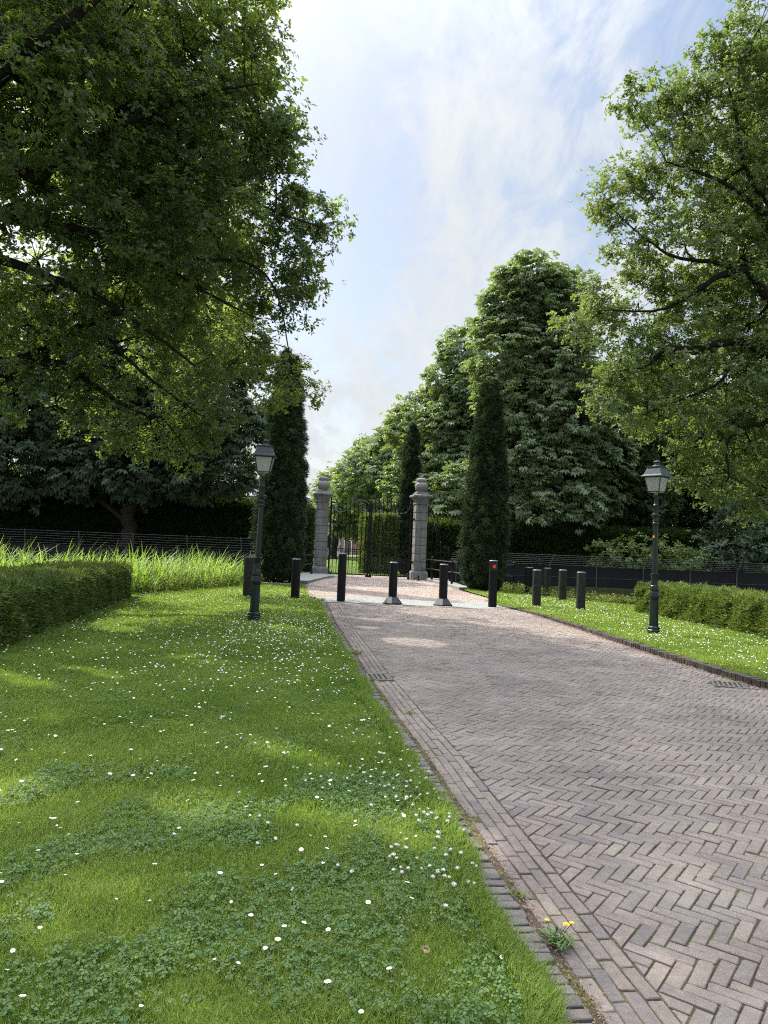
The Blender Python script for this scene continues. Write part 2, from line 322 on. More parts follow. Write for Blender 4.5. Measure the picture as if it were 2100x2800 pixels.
lm, nt, out = mat('lawn_soil')
c = ramp(nt, noise(nt, 1.3, 6, .7), [(.25, (.06,.10,.016)), (.5, (.09,.14,.024)), (.75, (.13,.165,.04))])
principled(nt, out, c, .95, .1, 0, bump(nt, noise(nt, 60, 4), .8, .02))
ys = np.linspace(-3, 28.6, 120)
def zL(x, y): return np.full_like(x, .012)
strip('lawn', ys, np.maximum(bankL(ys), -18), edgeL(ys)-.02, zL, lm, 60, .05)
def curbH(y): return np.interp(y, [9, 14, 19, 21], [.075, .07, .04, .02])
ys = np.concatenate([np.linspace(5.7, 9, 18), np.linspace(9.2, 31.2, 70)])
strip('lawn', ys, curbR(ys)+.07, np.minimum(bankR(ys), 18), lambda x, y: np.full_like(x, curbH(y)-.004), lm, 40, .05)

# ------------------------------------------------------------------ brick paving
def brickmat(name, stops, dust):
    m, nt, out = mat(name)
    a = nd(nt, 'ShaderNodeAttribute', attribute_name='tint').outputs['Fac']
    c = ramp(nt, a, stops)
    c = mixc(nt, .55, c, ramp(nt, noise(nt, 26, 6, .7), [(.25, (.5,.48,.47)), (.75, (1.3,1.27,1.24))]), 'MULTIPLY')
    c = mixc(nt, .9, c, ramp(nt, noise(nt, .55, 6, .7, .4), [(.32, (.74,.74,.75)), (.52, (1,1,1)), (.7, (1.16,1.13,1.09))]), 'MULTIPLY')
    c = mixc(nt, ramp(nt, noise(nt, .9, 5, .65), [(.48, (0,0,0)), (.75, (.55,.55,.55))]), c, dust)
    b = bump(nt, noise(nt, 120, 5, .7), .35, .003)
    principled(nt, out, c, .82, .25, 0, b); return m
M['brick'] = brickmat('road_brick', [(0, (.140,.122,.114)), (.14, (.166,.141,.129)), (.5, (.198,.162,.138)), (.85, (.232,.190,.158)), (.96, (.25,.213,.17)), (1, (.18,.165,.158))], (.31,.265,.22))
M['brick_pink'] = brickmat('pink_brick', [(0, (.23,.187,.158)), (.5, (.285,.228,.190)), (1, (.335,.275,.228))], (.36,.31,.25))
M['brick_dark'] = brickmat('edge_brick', [(0, (.085,.075,.07)), (.5, (.13,.115,.105)), (1, (.18,.16,.14))], (.16,.15,.10))
M['kerb'] = brickmat('kerb_brick', [(0, (.040,.034,.030)), (.5, (.065,.054,.048)), (1, (.10,.085,.072))], (.09,.08,.06))
bm_, nt, out = mat('joint_sand')
c = ramp(nt, noise(nt, 2.0, 6, .75), [(.30, (.045,.038,.032)), (.46, (.075,.062,.048)), (.52, (.085,.085,.030)), (.60, (.10,.092,.05)), (.74, (.17,.145,.11))])
principled(nt, out, c, .95, .1, 0, bump(nt, noise(nt, 150, 3), .8, .004))

def bricks(C, A, L=.2, W=.0667, gap=.0062, zt=0., jit=1.0, clampL=None, clampR=None, keep=None, zf=None):
    """rows of individually jittered bricks -> V, F, tint"""
    N = len(C)
    l = np.broadcast_to(np.asarray(L, float), (N,))/2-gap/2+rng.normal(0, .0012, N)*jit
    w = np.broadcast_to(np.asarray(W, float), (N,))/2-gap/2+rng.normal(0, .0008, N)*jit
    ch = rng.uniform(.003, .011, (N, 4)); ch2 = rng.uniform(.002, .008, (N, 4))
    sx = np.array([1, -1, -1, 1]); sy = np.array([1, 1, -1, -1])
    O = np.zeros((N, 8, 2))
    for q in range(4):
        a = np.stack([sx[q]*l, sy[q]*(w-ch2[:, q])], 1); b = np.stack([sx[q]*(l-ch[:, q]), sy[q]*w], 1)
        O[:, 2*q], O[:, 2*q+1] = (a, b) if q in (0, 2) else (b, a)
    O += rng.normal(0, .0015, O.shape)*jit
    ang = A+rng.normal(0, .009, N)*jit
    c, s = np.cos(ang)[:, None], np.sin(ang)[:, None]
    def place(O):
        return np.stack([O[..., 0]*c-O[..., 1]*s, O[..., 0]*s+O[..., 1]*c], 2)+C[:, None]
    rings = []
    h = zt+rng.normal(0, .0016, N)*jit
    tl = rng.normal(0, .012, (N, 2))*jit
    for ins, dz in ((.0032, 0), (0, -.0036), (0, -.045)):
        Q = O.copy(); Q[..., 0] *= ((l-ins)/l)[:, None]; Q[..., 1] *= ((w-ins)/w)[:, None]
        P = place(Q)
        if clampL is not None: P[..., 0] = np.maximum(P[..., 0], clampL(P[..., 1])+.004)
        if clampR is not None: P[..., 0] = np.minimum(P[..., 0], clampR(P[..., 1])-.004)
        z = h[:, None]+dz+Q[..., 0]*tl[:, :1]+Q[..., 1]*tl[:, 1:]*1.5
        if zf is not None: z = z+zf(P[..., 1])
        rings.append(np.dstack([P, z]))
    V = np.stack(rings, 1).reshape(-1, 3)
    base = (np.arange(N)*24)[:, None]
    F8 = base+np.arange(8)[None]
    F4 = []
    for r in range(2):
        for i in range(8):
            j = (i+1) % 8
            F4.append(base+np.array([[r*8+i, (r+1)*8+i, (r+1)*8+j, r*8+j]]))
    tint = np.repeat(np.clip(rng.normal(.5, .2, N)+(lf(C[:, 0], C[:, 1], .8)-.5)*.5, .06, .93), 24)
    return V, [F8, np.concatenate(F4)], tint

def herring(x0, x1, y0, y1, theta, L=.2, W=.0667):
    n = 3; c, s = math.cos(theta), math.sin(theta)
    R = 60 if y1 < 22 else 70
    cx, cy = (x0+x1)/2, (y0+y1)/2
    k = np.arange(-260, 261); b = np.arange(-60, 61)
    K, B = np.meshgrid(k, b); K = K.ravel(); B = B.ravel()
    ox, oy = K+n*B, K-n*B
    H = np.stack([ox+n/2, oy+.5], 1); Vv = np.stack([ox+n+.5, oy+1-n+n/2], 1)
    P = np.concatenate([H, Vv])*W; A = np.concatenate([np.zeros(len(H)), np.full(len(Vv), PI/2)])+theta
    Q = np.stack([P[:, 0]*c-P[:, 1]*s+cx, P[:, 0]*s+P[:, 1]*c+cy], 1)
    k = (Q[:, 0] > x0) & (Q[:, 0] < x1) & (Q[:, 1] > y0) & (Q[:, 1] < y1)
    return Q[k], A[k]

GR = [(-.01, 8.98), (4.62, 9.45)]      # drain grates
def clear(C, pad=.0):
    k = np.ones(len(C), bool)
    for (gx, gy), (hx, hy) in zip(GR, [(.19, .24), (.24, .24)]):
        k &= ~((abs(C[:, 0]-gx) < hx) & (abs(C[:, 1]-gy) < hy))
    return C[k], k
C, A = herring(-1.6, 8.0, .8, 20.7, math.radians(8-45))
k = (C[:, 0] > gutR(C[:, 1])-.10) & (C[:, 0] < curbR(C[:, 1])+.05) & (C[:, 1] < np.interp(C[:, 0], [-1.7, .44, 2.76, 3.94], [20.55, 20.7, 20.35, 20.8])-.03)
C, A = C[k], A[k]; C, k = clear(C); A = A[k]
sag = lambda x, y: .010*(lf(x*.9, y*.9, 1.5)-.5)
edge = C[:, 0] < gutR(C[:, 1])+.125
v1, f1, t1 = bricks(C[~edge], A[~edge], clampR=curbR)
v1[:, 2] += sag(v1[:, 0], v1[:, 1])
def cut_bricks(C, A, L=.2, W=.0667, gap=.007):
    """bricks sawn off along the gutter line"""
    out_ = []; tt = []
    for (cx_, cy_), a in zip(C, A):
        l, w = L/2-gap/2, W/2-gap/2; c, s = math.cos(a), math.sin(a)
        P = [np.array([cx_+u*c-v*s, cy_+u*s+v*c]) for u, v in ((l-.004,-w),(l,-w+.004),(l,w-.004),(l-.004,w),(-l+.004,w),(-l,w-.004),(-l,-w+.004),(-l+.004,-w))]
        g = [p[0]-float(gutR(p[1]))-.004 for p in P]; Q = []
        for i in range(8):
            j = (i+1) % 8
            if g[i] >= 0: Q.append(P[i])
            if (g[i] >= 0) != (g[j] >= 0): Q.append(P[i]+(P[j]-P[i])*g[i]/(g[i]-g[j]))
        if len(Q) < 3: continue
        Q = np.array(Q); n = len(Q); m = Q.mean(0); e = Q-m
        if np.abs(np.cross(Q-m, np.roll(Q, -1, 0)-m)).sum()/2 < .0009: continue
        ins = m+e*np.maximum(.4, 1-.0032/(np.linalg.norm(e, axis=1)[:, None]+1e-6)); h = rng.normal(0, .0015)
        V = np.concatenate([np.c_[ins, np.full(n, h)], np.c_[Q, np.full(n, h-.0036)], np.c_[Q, np.full(n, -.045)]])
        F4 = [(r*n+i, (r+1)*n+i, (r+1)*n+(i+1) % n, r*n+(i+1) % n) for r in range(2) for i in range(n)]
        out_.append((V, [np.array([range(n)]), np.array(F4)])); tt.append(np.full(3*n, np.clip(rng.normal(.5, .25), 0, 1)))
    return out_, tt
ce, te = cut_bricks(C[edge], A[edge])
def path_arrays(fx, y0, y1, off, step, shift=0):
    """points along x=fx(y) moved 'off' to the left, every 'step' metres, with heading"""
    y = np.arange(y0, y1, .02); x = fx(y)
    d = np.gradient(np.stack([x, y], 1), axis=0); d /= np.linalg.norm(d, axis=1)[:, None]
    px, py = x-d[:, 1]*off, y+d[:, 0]*off
    s = np.concatenate([[0], np.cumsum(np.hypot(np.diff(px), np.diff(py)))])
    t = np.arange(shift, s[-1], step)
    return np.stack([np.interp(t, s, px), np.interp(t, s, py)], 1), np.arctan2(np.interp(t, s, d[:, 1]), np.interp(t, s, d[:, 0]))
parts = [(v1, f1)]+ce; tints = [t1]+te
for kk in range(4):
    C, A = path_arrays(gutR, .8, 20.5, .035+kk*.066, .203, rng.uniform(0, .2))
    C, k = clear(C); A = A[k]
    v, f, t = bricks(C, A, zt=-.001-.001*kk); parts.append((v, f)); tints.append(t)
V, F = join(parts)
road = tag(mk('road', V, F, M['brick'], tint=np.concatenate(tints)), kind='structure')
C, A = path_arrays(gutR, .8, 20.3, .405, .0695)
C, k = clear(C); A = A[k]
v, f, t = bricks(C, A+PI/2, L=.19, W=.066, gap=.009, zt=.010, jit=2.2)
tag(mk('road_edging', v, f, M['brick_dark'], tint=np.clip(t+.2, 0, 1)), kind='structure')
# raised kerb of bricks on the right
cp = np.array([(x, y) for x, y in zip(CX, CY) if y < 21.7])
cpath = spline(cp, 30)
s = np.concatenate([[0], np.cumsum(np.hypot(*np.diff(cpath, axis=0).T))])
t = np.arange(0, s[-1], .082); C = np.stack([np.interp(t, s, cpath[:, 0]), np.interp(t, s, cpath[:, 1])], 1)
d = np.gradient(C, axis=0); d /= np.linalg.norm(d, axis=1)[:, None]
C = C+np.stack([d[:, 1], -d[:, 0]], 1)*.075
v, f, t = bricks(C, np.arctan2(d[:, 1], d[:, 0])+PI/2, L=.16, W=.08, gap=.008, zt=0, jit=2.5, zf=lambda y: curbH(y)+.012)
v[2::24*1] if 0 else None
v = v.reshape(-1, 3, 8, 3); v[:, 2, :, 2] = -.03; v = v.reshape(-1, 3)
tag(mk('road_kerb', v, f, M['kerb'], tint=t), kind='structure')
ys = np.linspace(.2, 20.6, 90)
strip('road_bed', ys, edgeL(ys)-.2, np.minimum(curbR(ys)+.05, 12), -.0085, bm_, 30)
# the concrete strip that carries the bollards, and the paler road beyond
SV = [(-1.75,20.6),(.44,20.74),(2.76,20.38),(4.1,20.95),(3.62,21.9),(3.4,23.3),(1.6,23.0),(.19,23.0),(-2.05,22.65)]
V = [(x, y, .006) for x, y in SV]+[(x, y, -.04) for x, y in SV]; n = len(SV)
tag(mk('concrete_strip', V, [np.array([range(n)]), np.array([(i, n+i, n+(i+1) % n, (i+1) % n) for i in range(n)])], M['concrete']), kind='structure')
farL = lambda y: np.interp(y, [22.6, 25.6, 29, 33, 37, 39, 41], [-2.1, -2.6, -3.0, -2.9, -2.6, -3.2, -3.2])
farR = lambda y: np.interp(y, [22.6, 23.3, 25, 28, 31, 33, 37.5, 41], [3.4, 3.4, 3.8, 3.45, 3.15, 3.0, 2.4, 1.8])
C, A = herring(-4, 4.5, 22.6, 40.5, math.radians(4-45))
k = (C[:, 0] > farL(C[:, 1])) & (C[:, 0] < farR(C[:, 1])) & (C[:, 1] > np.interp(C[:, 0], [-2.05, .19, 1.6, 3.4], [22.65, 23.0, 23.0, 23.3])+.06)
v, f, t = bricks(C[k], A[k], zt=.002, jit=.8)
tag(mk('bridge_road', v, f, M['brick_pink'], tint=t), kind='structure')
ys = np.linspace(22.5, 41, 40); sand, nt, out = mat('pale_sand'); principled(nt, out, ramp(nt, noise(nt, 4, 5), [(.3, (.22,.18,.14)), (.7, (.29,.24,.19))]), .95, .1)
strip('bridge_road_bed', ys, farL(ys)-.1, farR(ys)+.1, -.008, sand, 8)

def slab(name, pts, z, th, m, kind='structure'):
    n = len(pts); V = [(x, y, z) for x, y in pts]+[(x, y, z-th) for x, y in pts]
    return tag(mk(name, V, [np.array([range(n)]), np.array([(i, n+i, n+(i+1) % n, (i+1) % n) for i in range(n)])], m), kind=kind)
slab('concrete_kerb', [(-4.7,30.6),(-3.15,30.6),(-2.95,33),(-2.72,35.6),(-2.45,37.2),(-2.52,38.2),(-2.9,38.9),(-2.9,39.3),(-4.7,39.3)], .10, .2, M['concrete'])
slab('concrete_kerb', [(2.3,38.0),(2.42,37.2),(2.85,34.4),(3.12,32.2),(3.3,30.2),(3.85,30.4),(3.7,32.5),(3.4,36),(3.2,38.6)], .10, .2, M['concrete'])
slab('concrete_coping', [(-6.6,27.3),(-3.3,27.9),(-3.3,28.15),(-6.6,27.6)], .10, .5, M['concrete'])
# grounds behind the gate
slab('far_lawn', [(-14,42.5),(1.2,42.5),(2.5,60),(-2,138),(-60,138)], -.03, .03, lm)
slab('far_path', [(-60,139),(30,139),(30,151),(-60,151)], -.02, .03, sand)
slab('far_path', [(-16,40.6),(3.4,40.6),(3.4,42.3),(-16,42.3)], -.02, .03, sand)

# -------------------------------------------------------------------- grass
def blades(P, h, w, lean=.5, bend=None):
    N = len(P); a = rng.uniform(0, 2*PI, N); side = np.stack([np.cos(a), np.sin(a), np.zeros(N)], 1)
    ld = rng.uniform(0, 2*PI, N); L = np.stack([np.cos(ld), np.sin(ld), np.zeros(N)], 1)*(rng.uniform(.1, 1, N)*lean*h)[:, None]
    if bend is not None: L = L+bend*h[:, None]
    up = np.zeros((N, 3)); up[:, 2] = h
    w = np.broadcast_to(w, (N,))[:, None]
    V = np.stack([P-side*w, P+side*w, P+up*.55+L*.35-side*w*.75, P+up*.55+L*.35+side*w*.75, P+up*.93+L], 1).reshape(-1, 3)
    b = (np.arange(N)*5)[:, None]
    return V, [b+np.array([[0, 1, 3, 2]]), b+np.array([[2, 3, 4]])]
def scatter(n, x0, x1, y0, y1, test):
    x = rng.uniform(x0, x1, n); y = rng.uniform(y0, y1, n); k = test(x, y); return x[k], y[k]
inL = lambda x, y: (x < edgeL(y)-.045+.018*np.sin(y*5.3)*np.sin(y*2.1+1)) & (x > np.maximum(bankL(y), -.66*y-1.2)) & (x > np.interp(y, [0, 9.8, 19.6, 19.7], [-5.0, -5.25, -6.95, -30]))
inR = lambda x, y: (x > curbR(y)+.13) & (x < np.minimum(bankR(y), np.interp(y, [5, 14.6, 21, 21.4], [8.1, 7.95, 7.6, 30])))
gp = []; gt = []
def lay(n, x0, x1, y0, y1, test, h0, h1, w, zf, lean=.6):
    x, y = scatter(n, x0, x1, y0, y1, test)
    pt = lf(x, y, 1.4); pf = lf(y*1.7, x*1.7, 3.0)
    h = rng.uniform(h0, h1, len(x))*(.5+.65*pf)
    P = np.stack([x, y, zf(x, y)], 1)
    v, f = blades(P, h, rng.uniform(.7, 1.2, len(x))*w, lean)
    gp.append((v, f)); gt.append(np.repeat(np.where(rng.random(len(x)) < .02, 1, np.clip(.0+.72*pt+rng.normal(0, .22, len(x)), 0, .9)), 5))
zl = lambda x, y: .008+.05*(lf(x, y, 2.2)-.5)
lay(150000, -2.6, .8, 1.9, 4.2, inL, .035, .075, .0022, zl, .9)
lay(130000, -4.2, .7, 4.2, 7.2, inL, .035, .075, .0032, zl, .8)
lay(110000, -6.0, .4, 7.2, 11.5, inL, .035, .07, .0045, zl, .7)
lay(110000, -9, 0, 11.5, 20.5, inL, .035, .07, .008, zl, .6)
lay(16000, -8, -1.2, 20.5, 28.5, inL, .05, .09, .012, zl, .6)
# longer fringe hanging over the brick edging
y = 1.9+18.3*rng.random(26000)**2.0; x = edgeL(y)-.04+.02*np.sin(y*5.3)*np.sin(y*2.1+1)+rng.uniform(-.12, .0, len(y))+.03*np.sin(y*3.1)*np.sin(y*7.7)
h = rng.uniform(.05, .11, len(y))
v, f = blades(np.stack([x, y, zl(x, y)], 1), h, .0016+.0004*y, .7, np.array([.22, 0, 0]))
gp.append((v, f)); gt.append(np.repeat(np.clip(rng.normal(.35, .2, len(y)), 0, .9), 5))
V, F = join(gp)
tag(mk('lawn_grass', V, F, M['grass'], tint=np.concatenate(gt)), kind='stuff')
gp = []; gt = []
zr = lambda x, y: curbH(y)+.05*(lf(x, y, 2.2)-.5)
lay(95000, 4.4, 8.2, 8, 15, inR, .035, .075, .006, zr, .6)
lay(60000, 3.6, 8.2, 15, 22, inR, .035, .075, .009, zr, .6)
lay(28000, 3.4, 12, 22, 31.2, inR, .05, .11, .013, zr, .6)
V, F = join(gp)
tag(mk('lawn_grass', V, F, M['grass'], tint=np.concatenate(gt)), kind='stuff')
# clover leaves
def clover(n, x0, x1, y0, y1, th):
    x, y = scatter(n, x0, x1, y0, y1, lambda x, y: inL(x, y) & (lf(x*1.3+3, y*1.3, 2.4)+.25*np.exp(-((x-.1)**2/.25+(y-4.2)**2/1.2))+.3*np.exp(-((x+.3)**2/.5+(y-2.8)**2/.3))+rng.normal(0, .07, len(x)) > th))
    N = len(x); r = rng.uniform(.006, .0112, N)
    hexa = np.array([(.15, 0), (.75, -.62), (1.35, -.6), (1.55, 0), (1.35, .6), (.75, .62)])
    a0 = rng.uniform(0, 2*PI, N); tiltx = rng.normal(0, .3, N); tilty = rng.normal(0, .3, N)
    V = np.zeros((N, 3, 6, 3))
    z = zl(x, y)+rng.uniform(.025, .06, N)
    for q in range(3):
        a = a0+q*2*PI/3
        px = (hexa[None, :, 0]*np.cos(a)[:, None]-hexa[None, :, 1]*np.sin(a)[:, None])*r[:, None]
        py = (hexa[None, :, 0]*np.sin(a)[:, None]+hexa[None, :, 1]*np.cos(a)[:, None])*r[:, None]
        V[:, q] = np.stack([x[:, None]+px, y[:, None]+py, z[:, None]+px*tiltx[:, None]+py*tilty[:, None]-.3*np.hypot(px, py)], 2)
    F = (np.arange(N*3)*6)[:, None]+np.arange(6)[None]
    return V.reshape(-1, 3), F, np.repeat(np.clip(rng.normal(.4, .25, N), 0, 1), 18)
v1, f1, t1 = clover(22000, -2.2, .7, 2.0, 5.0, .56)
v2, f2, t2 = clover(9000, -3.5, .5, 5.0, 8.5, .6)
tag(mk('clover_leaves', np.concatenate([v1, v2]), [np.concatenate([f1, f2+len(v1)])], M['clover'], tint=np.concatenate([t1, t2])), kind='stuff')
# ------------------------------------------------------------------ bollards
BG = 'black bollards closing off the drive'
def bollard(name, label, x, y, z, r, h, mat_, lid='dome', skirt=False, sign=False):
    t = thing(name, label, 'bollard', (x, y, z), rng.uniform(0, 6), BG)
    zs = .0
    if skirt:
        b = MB().lathe([(.315, 0), (.315, .028), (.30, .034)], 6, a0=.42).build('skirt_base', M['black'], t)
        b.rotation_euler = (0, 0, -t.rotation_euler.z)
        b = MB().lathe([(.295, .034), (.162, .20), (.155, .203)], 6, a0=.42).build('skirt', M['skirt'], t)
        b.rotation_euler = (0, 0, -t.rotation_euler.z); zs = .20
    MB().lathe([(r, zs-.02), (r, h-.035)], 40).build('post', mat_, t, True)
    if lid == 'dome':
        MB().lathe([(r+.003, h-.036), (r+.004, h-.03), (r*.96, h-.012), (r*.75, h-.003), (.01, h)], 40).build('cap', M['lidgrey'], t, True, 50)
    elif lid == 'flat':
        MB().lathe([(r-.012, h-.036), (r-.012, h-.022), (r+.006, h-.021), (r+.006, h-.004), (r, h), (.01, h+.004)], 40).build('cap', M['lid'], t, True, 30)
    if sign:
        d = MB()
        P = []
        for zz in (h-.30, h-.085):
            for a in np.linspace(-1.0, 1.0, 13):
                P.append(((r+.003)*math.sin(a*.72), -(r+.003)*math.cos(a*.72), zz))
        d.add(P, [(i, i+1, 13+i+1, 13+i) for i in range(12)])
        sg = d.build('display', M['display'], t, True); sg.rotation_euler = (0, 0, -t.rotation_euler.z+.02)
        cr = MB()
        for sgn in (1, -1):
            for u in np.linspace(-1, 1, 7):
                aa = u*.034/r; zz = h-.185+sgn*u*.034
                cr.lathe([(.0085, -.003), (.0085, .003)], 8, c=(0, 0, 0))
                v = cr.V[-1]; v2 = np.stack([v[:, 0], -v[:, 2], v[:, 1]], 1)+np.array([0, -(r+.006), zz])
                cr.V[-1] = rotz(v2, aa)
        cr.build('red_cross', M['redlight'], sg)
    return t
M['lidgrey'] = noisy('grey_cap', (.07,.075,.08), (.14,.145,.15), 18, .42, .5, .1, .002)
M['display'] = noisy('display_glass', (.006,.005,.006), (.012,.008,.009), 10, .2, .5, .02, .001)
m_, nt, out = mat('red_lamp'); e = nd(nt, 'ShaderNodeEmission', Strength=.9); e.inputs[0].default_value = (1, .06, .03, 1); nt.links.new(e.outputs[0], out.inputs[0]); M['redlight'] = m_
bollard('bollard', 'short black bollard on the left lawn just right of the lamp post', -2.56, 21.44, 0, .132, 1.2, M['black'])
bollard('bollard', 'tall black bollard with flat steel lid at the left end of the concrete strip', -1.16, 21.02, 0, .123, 1.42, M['black'], 'flat')
bollard('bollard', 'black bollard with grey skirt base, left one of two in mid drive', .35, 20.95, .006, .125, 1.22, M['black'], skirt=True)
bollard('bollard', 'black bollard with grey skirt base, right one of two in mid drive', 1.83, 21.02, .006, .125, 1.22, M['black'], skirt=True)
bollard('bollard', 'tall black bollard showing a lit red cross at the kerb', 3.32, 21.25, 0, .125, 1.39, M['black'], sign=True)
bollard('bollard', 'worn black bollard on the right lawn nearest to the red cross bollard', 4.78, 21.97, .0, .132, 1.15, M['black2'])
bollard('bollard', 'worn black bollard standing rightmost in the row on the right lawn', 5.97, 21.36, .0, .132, 1.15, M['black2'])
bollard('bollard', 'clean black bollard farthest back among weeds at the canal edge', 5.9, 28.6, .0, .15, 1.1, M['black'])
bollard('bollard', 'black bollard half hidden behind the worn one in the weeds', 6.35, 27.4, .0, .14, 1.12, M['black2'])
bollard('bollard', 'stained dark bollard standing alone between the weeds and the front row', 6.36, 25.09, .0, .14, 1.12, M['black2'])
t = thing('card_reader_post', 'thick black post with sloping grey lid behind the left lamp', 'post', (-3.94, 21.27, 0))
MB().lathe([(.152, 0), (.152, 1.17)], 40).build('post', M['black2'], t, True)
b = MB(); n = 40
V = [(.152*math.cos(2*PI*i/n), .152*math.sin(2*PI*i/n), 1.17) for i in range(n)]+[(.16*math.cos(2*PI*i/n), .16*math.sin(2*PI*i/n), 1.175+.11*(1+math.cos(2*PI*i/n))*.5+.01) for i in range(n)]
b.add(V, [(i, (i+1) % n, n+(i+1) % n, n+i) for i in range(n)]+[tuple(n+i for i in range(n))]).build('lid', M['lid'], t)

# --------------------------------------------------------------- street lamps
m_, nt, out = mat('frosted_glass')
g1 = nd(nt, 'ShaderNodeBsdfPrincipled', Roughness=.35); g1.inputs['Base Color'].default_value = (.62, .64, .61, 1)
nt.links.new(bump(nt, noise(nt, 90, 3), .5, .003), g1.inputs['Normal'])
g2 = nd(nt, 'ShaderNodeBsdfTranslucent'); g2.inputs[0].default_value = (.75, .78, .74, 1)
mx = nd(nt, 'ShaderNodeMixShader', Fac=.55); nt.links.new(g1.outputs[0], mx.inputs[1]); nt.links.new(g2.outputs[0], mx.inputs[2]); nt.links.new(mx.outputs[0], out.inputs[0])
M['frost'] = m_
R2 = math.sqrt(2)
def lamp(label, x, y, z, rot, roof, sticker=False):
    t = thing('street_lamp', label, 'street lamp', (x, y, z), 0, 'street lamps beside the drive')
    G_ = M['lampgreen']
    MB().lathe([(.125, -.05), (.125, .09), (.115, .10), (.12, .12), (.118, .15), (.098, .165), (.097, .19)], 8, a0=.2).build('base', G_, t)
    MB().lathe([(.092, .19), (.086, .70), (.09, .715)], 8, a0=.2).build('pedestal', G_, t)
    MB().lathe([(.088, .712), (.098, .735), (.102, .77), (.100, .80), (.092, .82), (.094, .85), (.082, .87), (.086, .90), (.088, .93), (.080, .96), (.082, .985), (.07, 1.0), (.066, 1.10), (.068, 1.19), (.085, 1.215), (.086, 1.235), (.062, 1.245)], 20).build('moulding', G_, t, True, 35)
    MB().lathe([(.060, 1.24), (.052, 2.24)], 8, a0=.2).build('pole', G_, t)
    MB().lathe([(.054, 2.23), (.066, 2.25), (.066, 2.28), (.052, 2.30), (.064, 2.33), (.05, 2.37), (.052, 2.40), (.092, 2.43), (.092, 2.46), (.052, 2.485), (.046, 2.62), (.058, 2.65), (.042, 2.68), (.048, 2.71), (.036, 2.74), (.042, 2.77), (.047, 2.79), (.045, 2.845)], 20).build('collar', G_, t, True, 35)
    b = MB()
    ca, sa = math.cos(.1), math.sin(.1)
    for s in (1, -1):
        pr = [(.03, 2.60), (.09, 2.625), (.14, 2.635), (.19, 2.645), (.22, 2.67), (.235, 2.70), (.225, 2.73), (.20, 2.735), (.19, 2.715), (.20, 2.70)]
        b.tube(spline([(s*u*ca, s*u*sa, w) for u, w in pr], 4), .011, 6)
        a = np.linspace(0, 5.2, 16); rr = np.linspace(.052, .018, 16)
        b.tube(np.stack([s*(.075+rr*np.cos(a))*ca, s*(.075+rr*np.cos(a))*sa, 2.572+rr*np.sin(a)], 1), .009, 6)
        b.lathe([(.001, -.018), (.016, -.01), (.018, 0), (.016, .01), (.001, .018)], 8, c=(s*.205*ca, s*.205*sa, 2.712))
        b.lathe([(.001, -.014), (.014, -.008), (.014, .008), (.001, .014)], 8, c=(s*.12*ca, s*.12*sa, 2.65))
    b.build('crossbar', G_, t, True)
    la = bpy.data.objects.new('lantern', None); COL.objects.link(la); la.parent = t; la.rotation_euler = (0, 0, rot)
    q = PI/4
    MB().lathe([(.225*R2, 3.235), (.225*R2, 3.25), (.19*R2, 3.285), (.135*R2, 3.435)], 4, a0=q).build('lantern_roof', roof, la)
    MB().lathe([(.15*R2, 3.435), (.15*R2, 3.45), (.128*R2, 3.456)], 4, a0=q).build('roof_rim', roof, la)
    MB().lathe([(.10, 3.452), (.085, 3.475), (.05, 3.49), (.045, 3.525), (.068, 3.54), (.072, 3.555), (.05, 3.575), (.012, 3.585)], 20).build('finial', roof, la, True, 40)
    zt, zb, ht, hb = 3.234, 2.93, .175, .118
    f = MB()
    for sx, sy in ((1, 1), (1, -1), (-1, -1), (-1, 1)):
        f.tube([(sx*ht, sy*ht, zt), (sx*hb, sy*hb, zb-.01)], .011, 4)
        f.tube(spline([(sx*hb, sy*hb, zb), (sx*hb*.82, sy*hb*.82, zb-.05), (sx*.035, sy*.035, zb-.10)], 4), .010, 5)
    for s in (1, -1):
        for z_, h_ in ((zb, hb), (zt-.008, ht)):
            f.box((s*h_, 0, z_), (.014, 2*h_-.02, .016)); f.box((0, s*h_, z_), (2*h_-.02, .014, .016))
    f.build('lantern_frame', G_, la)
    for k in range(4):
        a = k*PI/2; c_, s_ = math.cos(a), math.sin(a)
        P = [(-hb+.01, -hb+.002, zb+.009), (hb-.01, -hb+.002, zb+.009), (ht-.012, -ht+.003, zt-.018), (-ht+.012, -ht+.003, zt-.018)]
        P += [(x_, y_+.005, z_) for x_, y_, z_ in P]
        g = MB().add(rotz(P, a), [(0,1,2,3),(7,6,5,4),(0,4,5,1),(1,5,6,2),(2,6,7,3),(3,7,4,0)]).build('glass_pane', M['frost'], la)
    MB().lathe([(.03, 2.86), (.03, 2.95), (.05, 2.97), (.05, 3.12), (.01, 3.16)], 12).build('bulb_holder', M['lid'], la, True)
    MB().box((0, 0, zb-.012), (2*hb-.02, 2*hb-.02, .006)).build('bottom_plate', M['palace_trim'], la)
    if sticker:
        st = MB().box((-.0465, -.0325, 2.0), (.036, .003, .05), rz=-.98).build('sticker', M['orange'], t)
    return t
t = lamp('dark green street lamp standing on the left lawn in front of the yew', -2.62, 14.95, 0, .06, M['lamproof2'])
t.scale = (1.06, 1.06, 1.06); t.rotation_euler = (0, math.radians(1.1), 0)
lamp('dark green street lamp with orange sticker on the sunny right lawn', 5.62, 14.72, .07, .72, M['lamproof'], True)

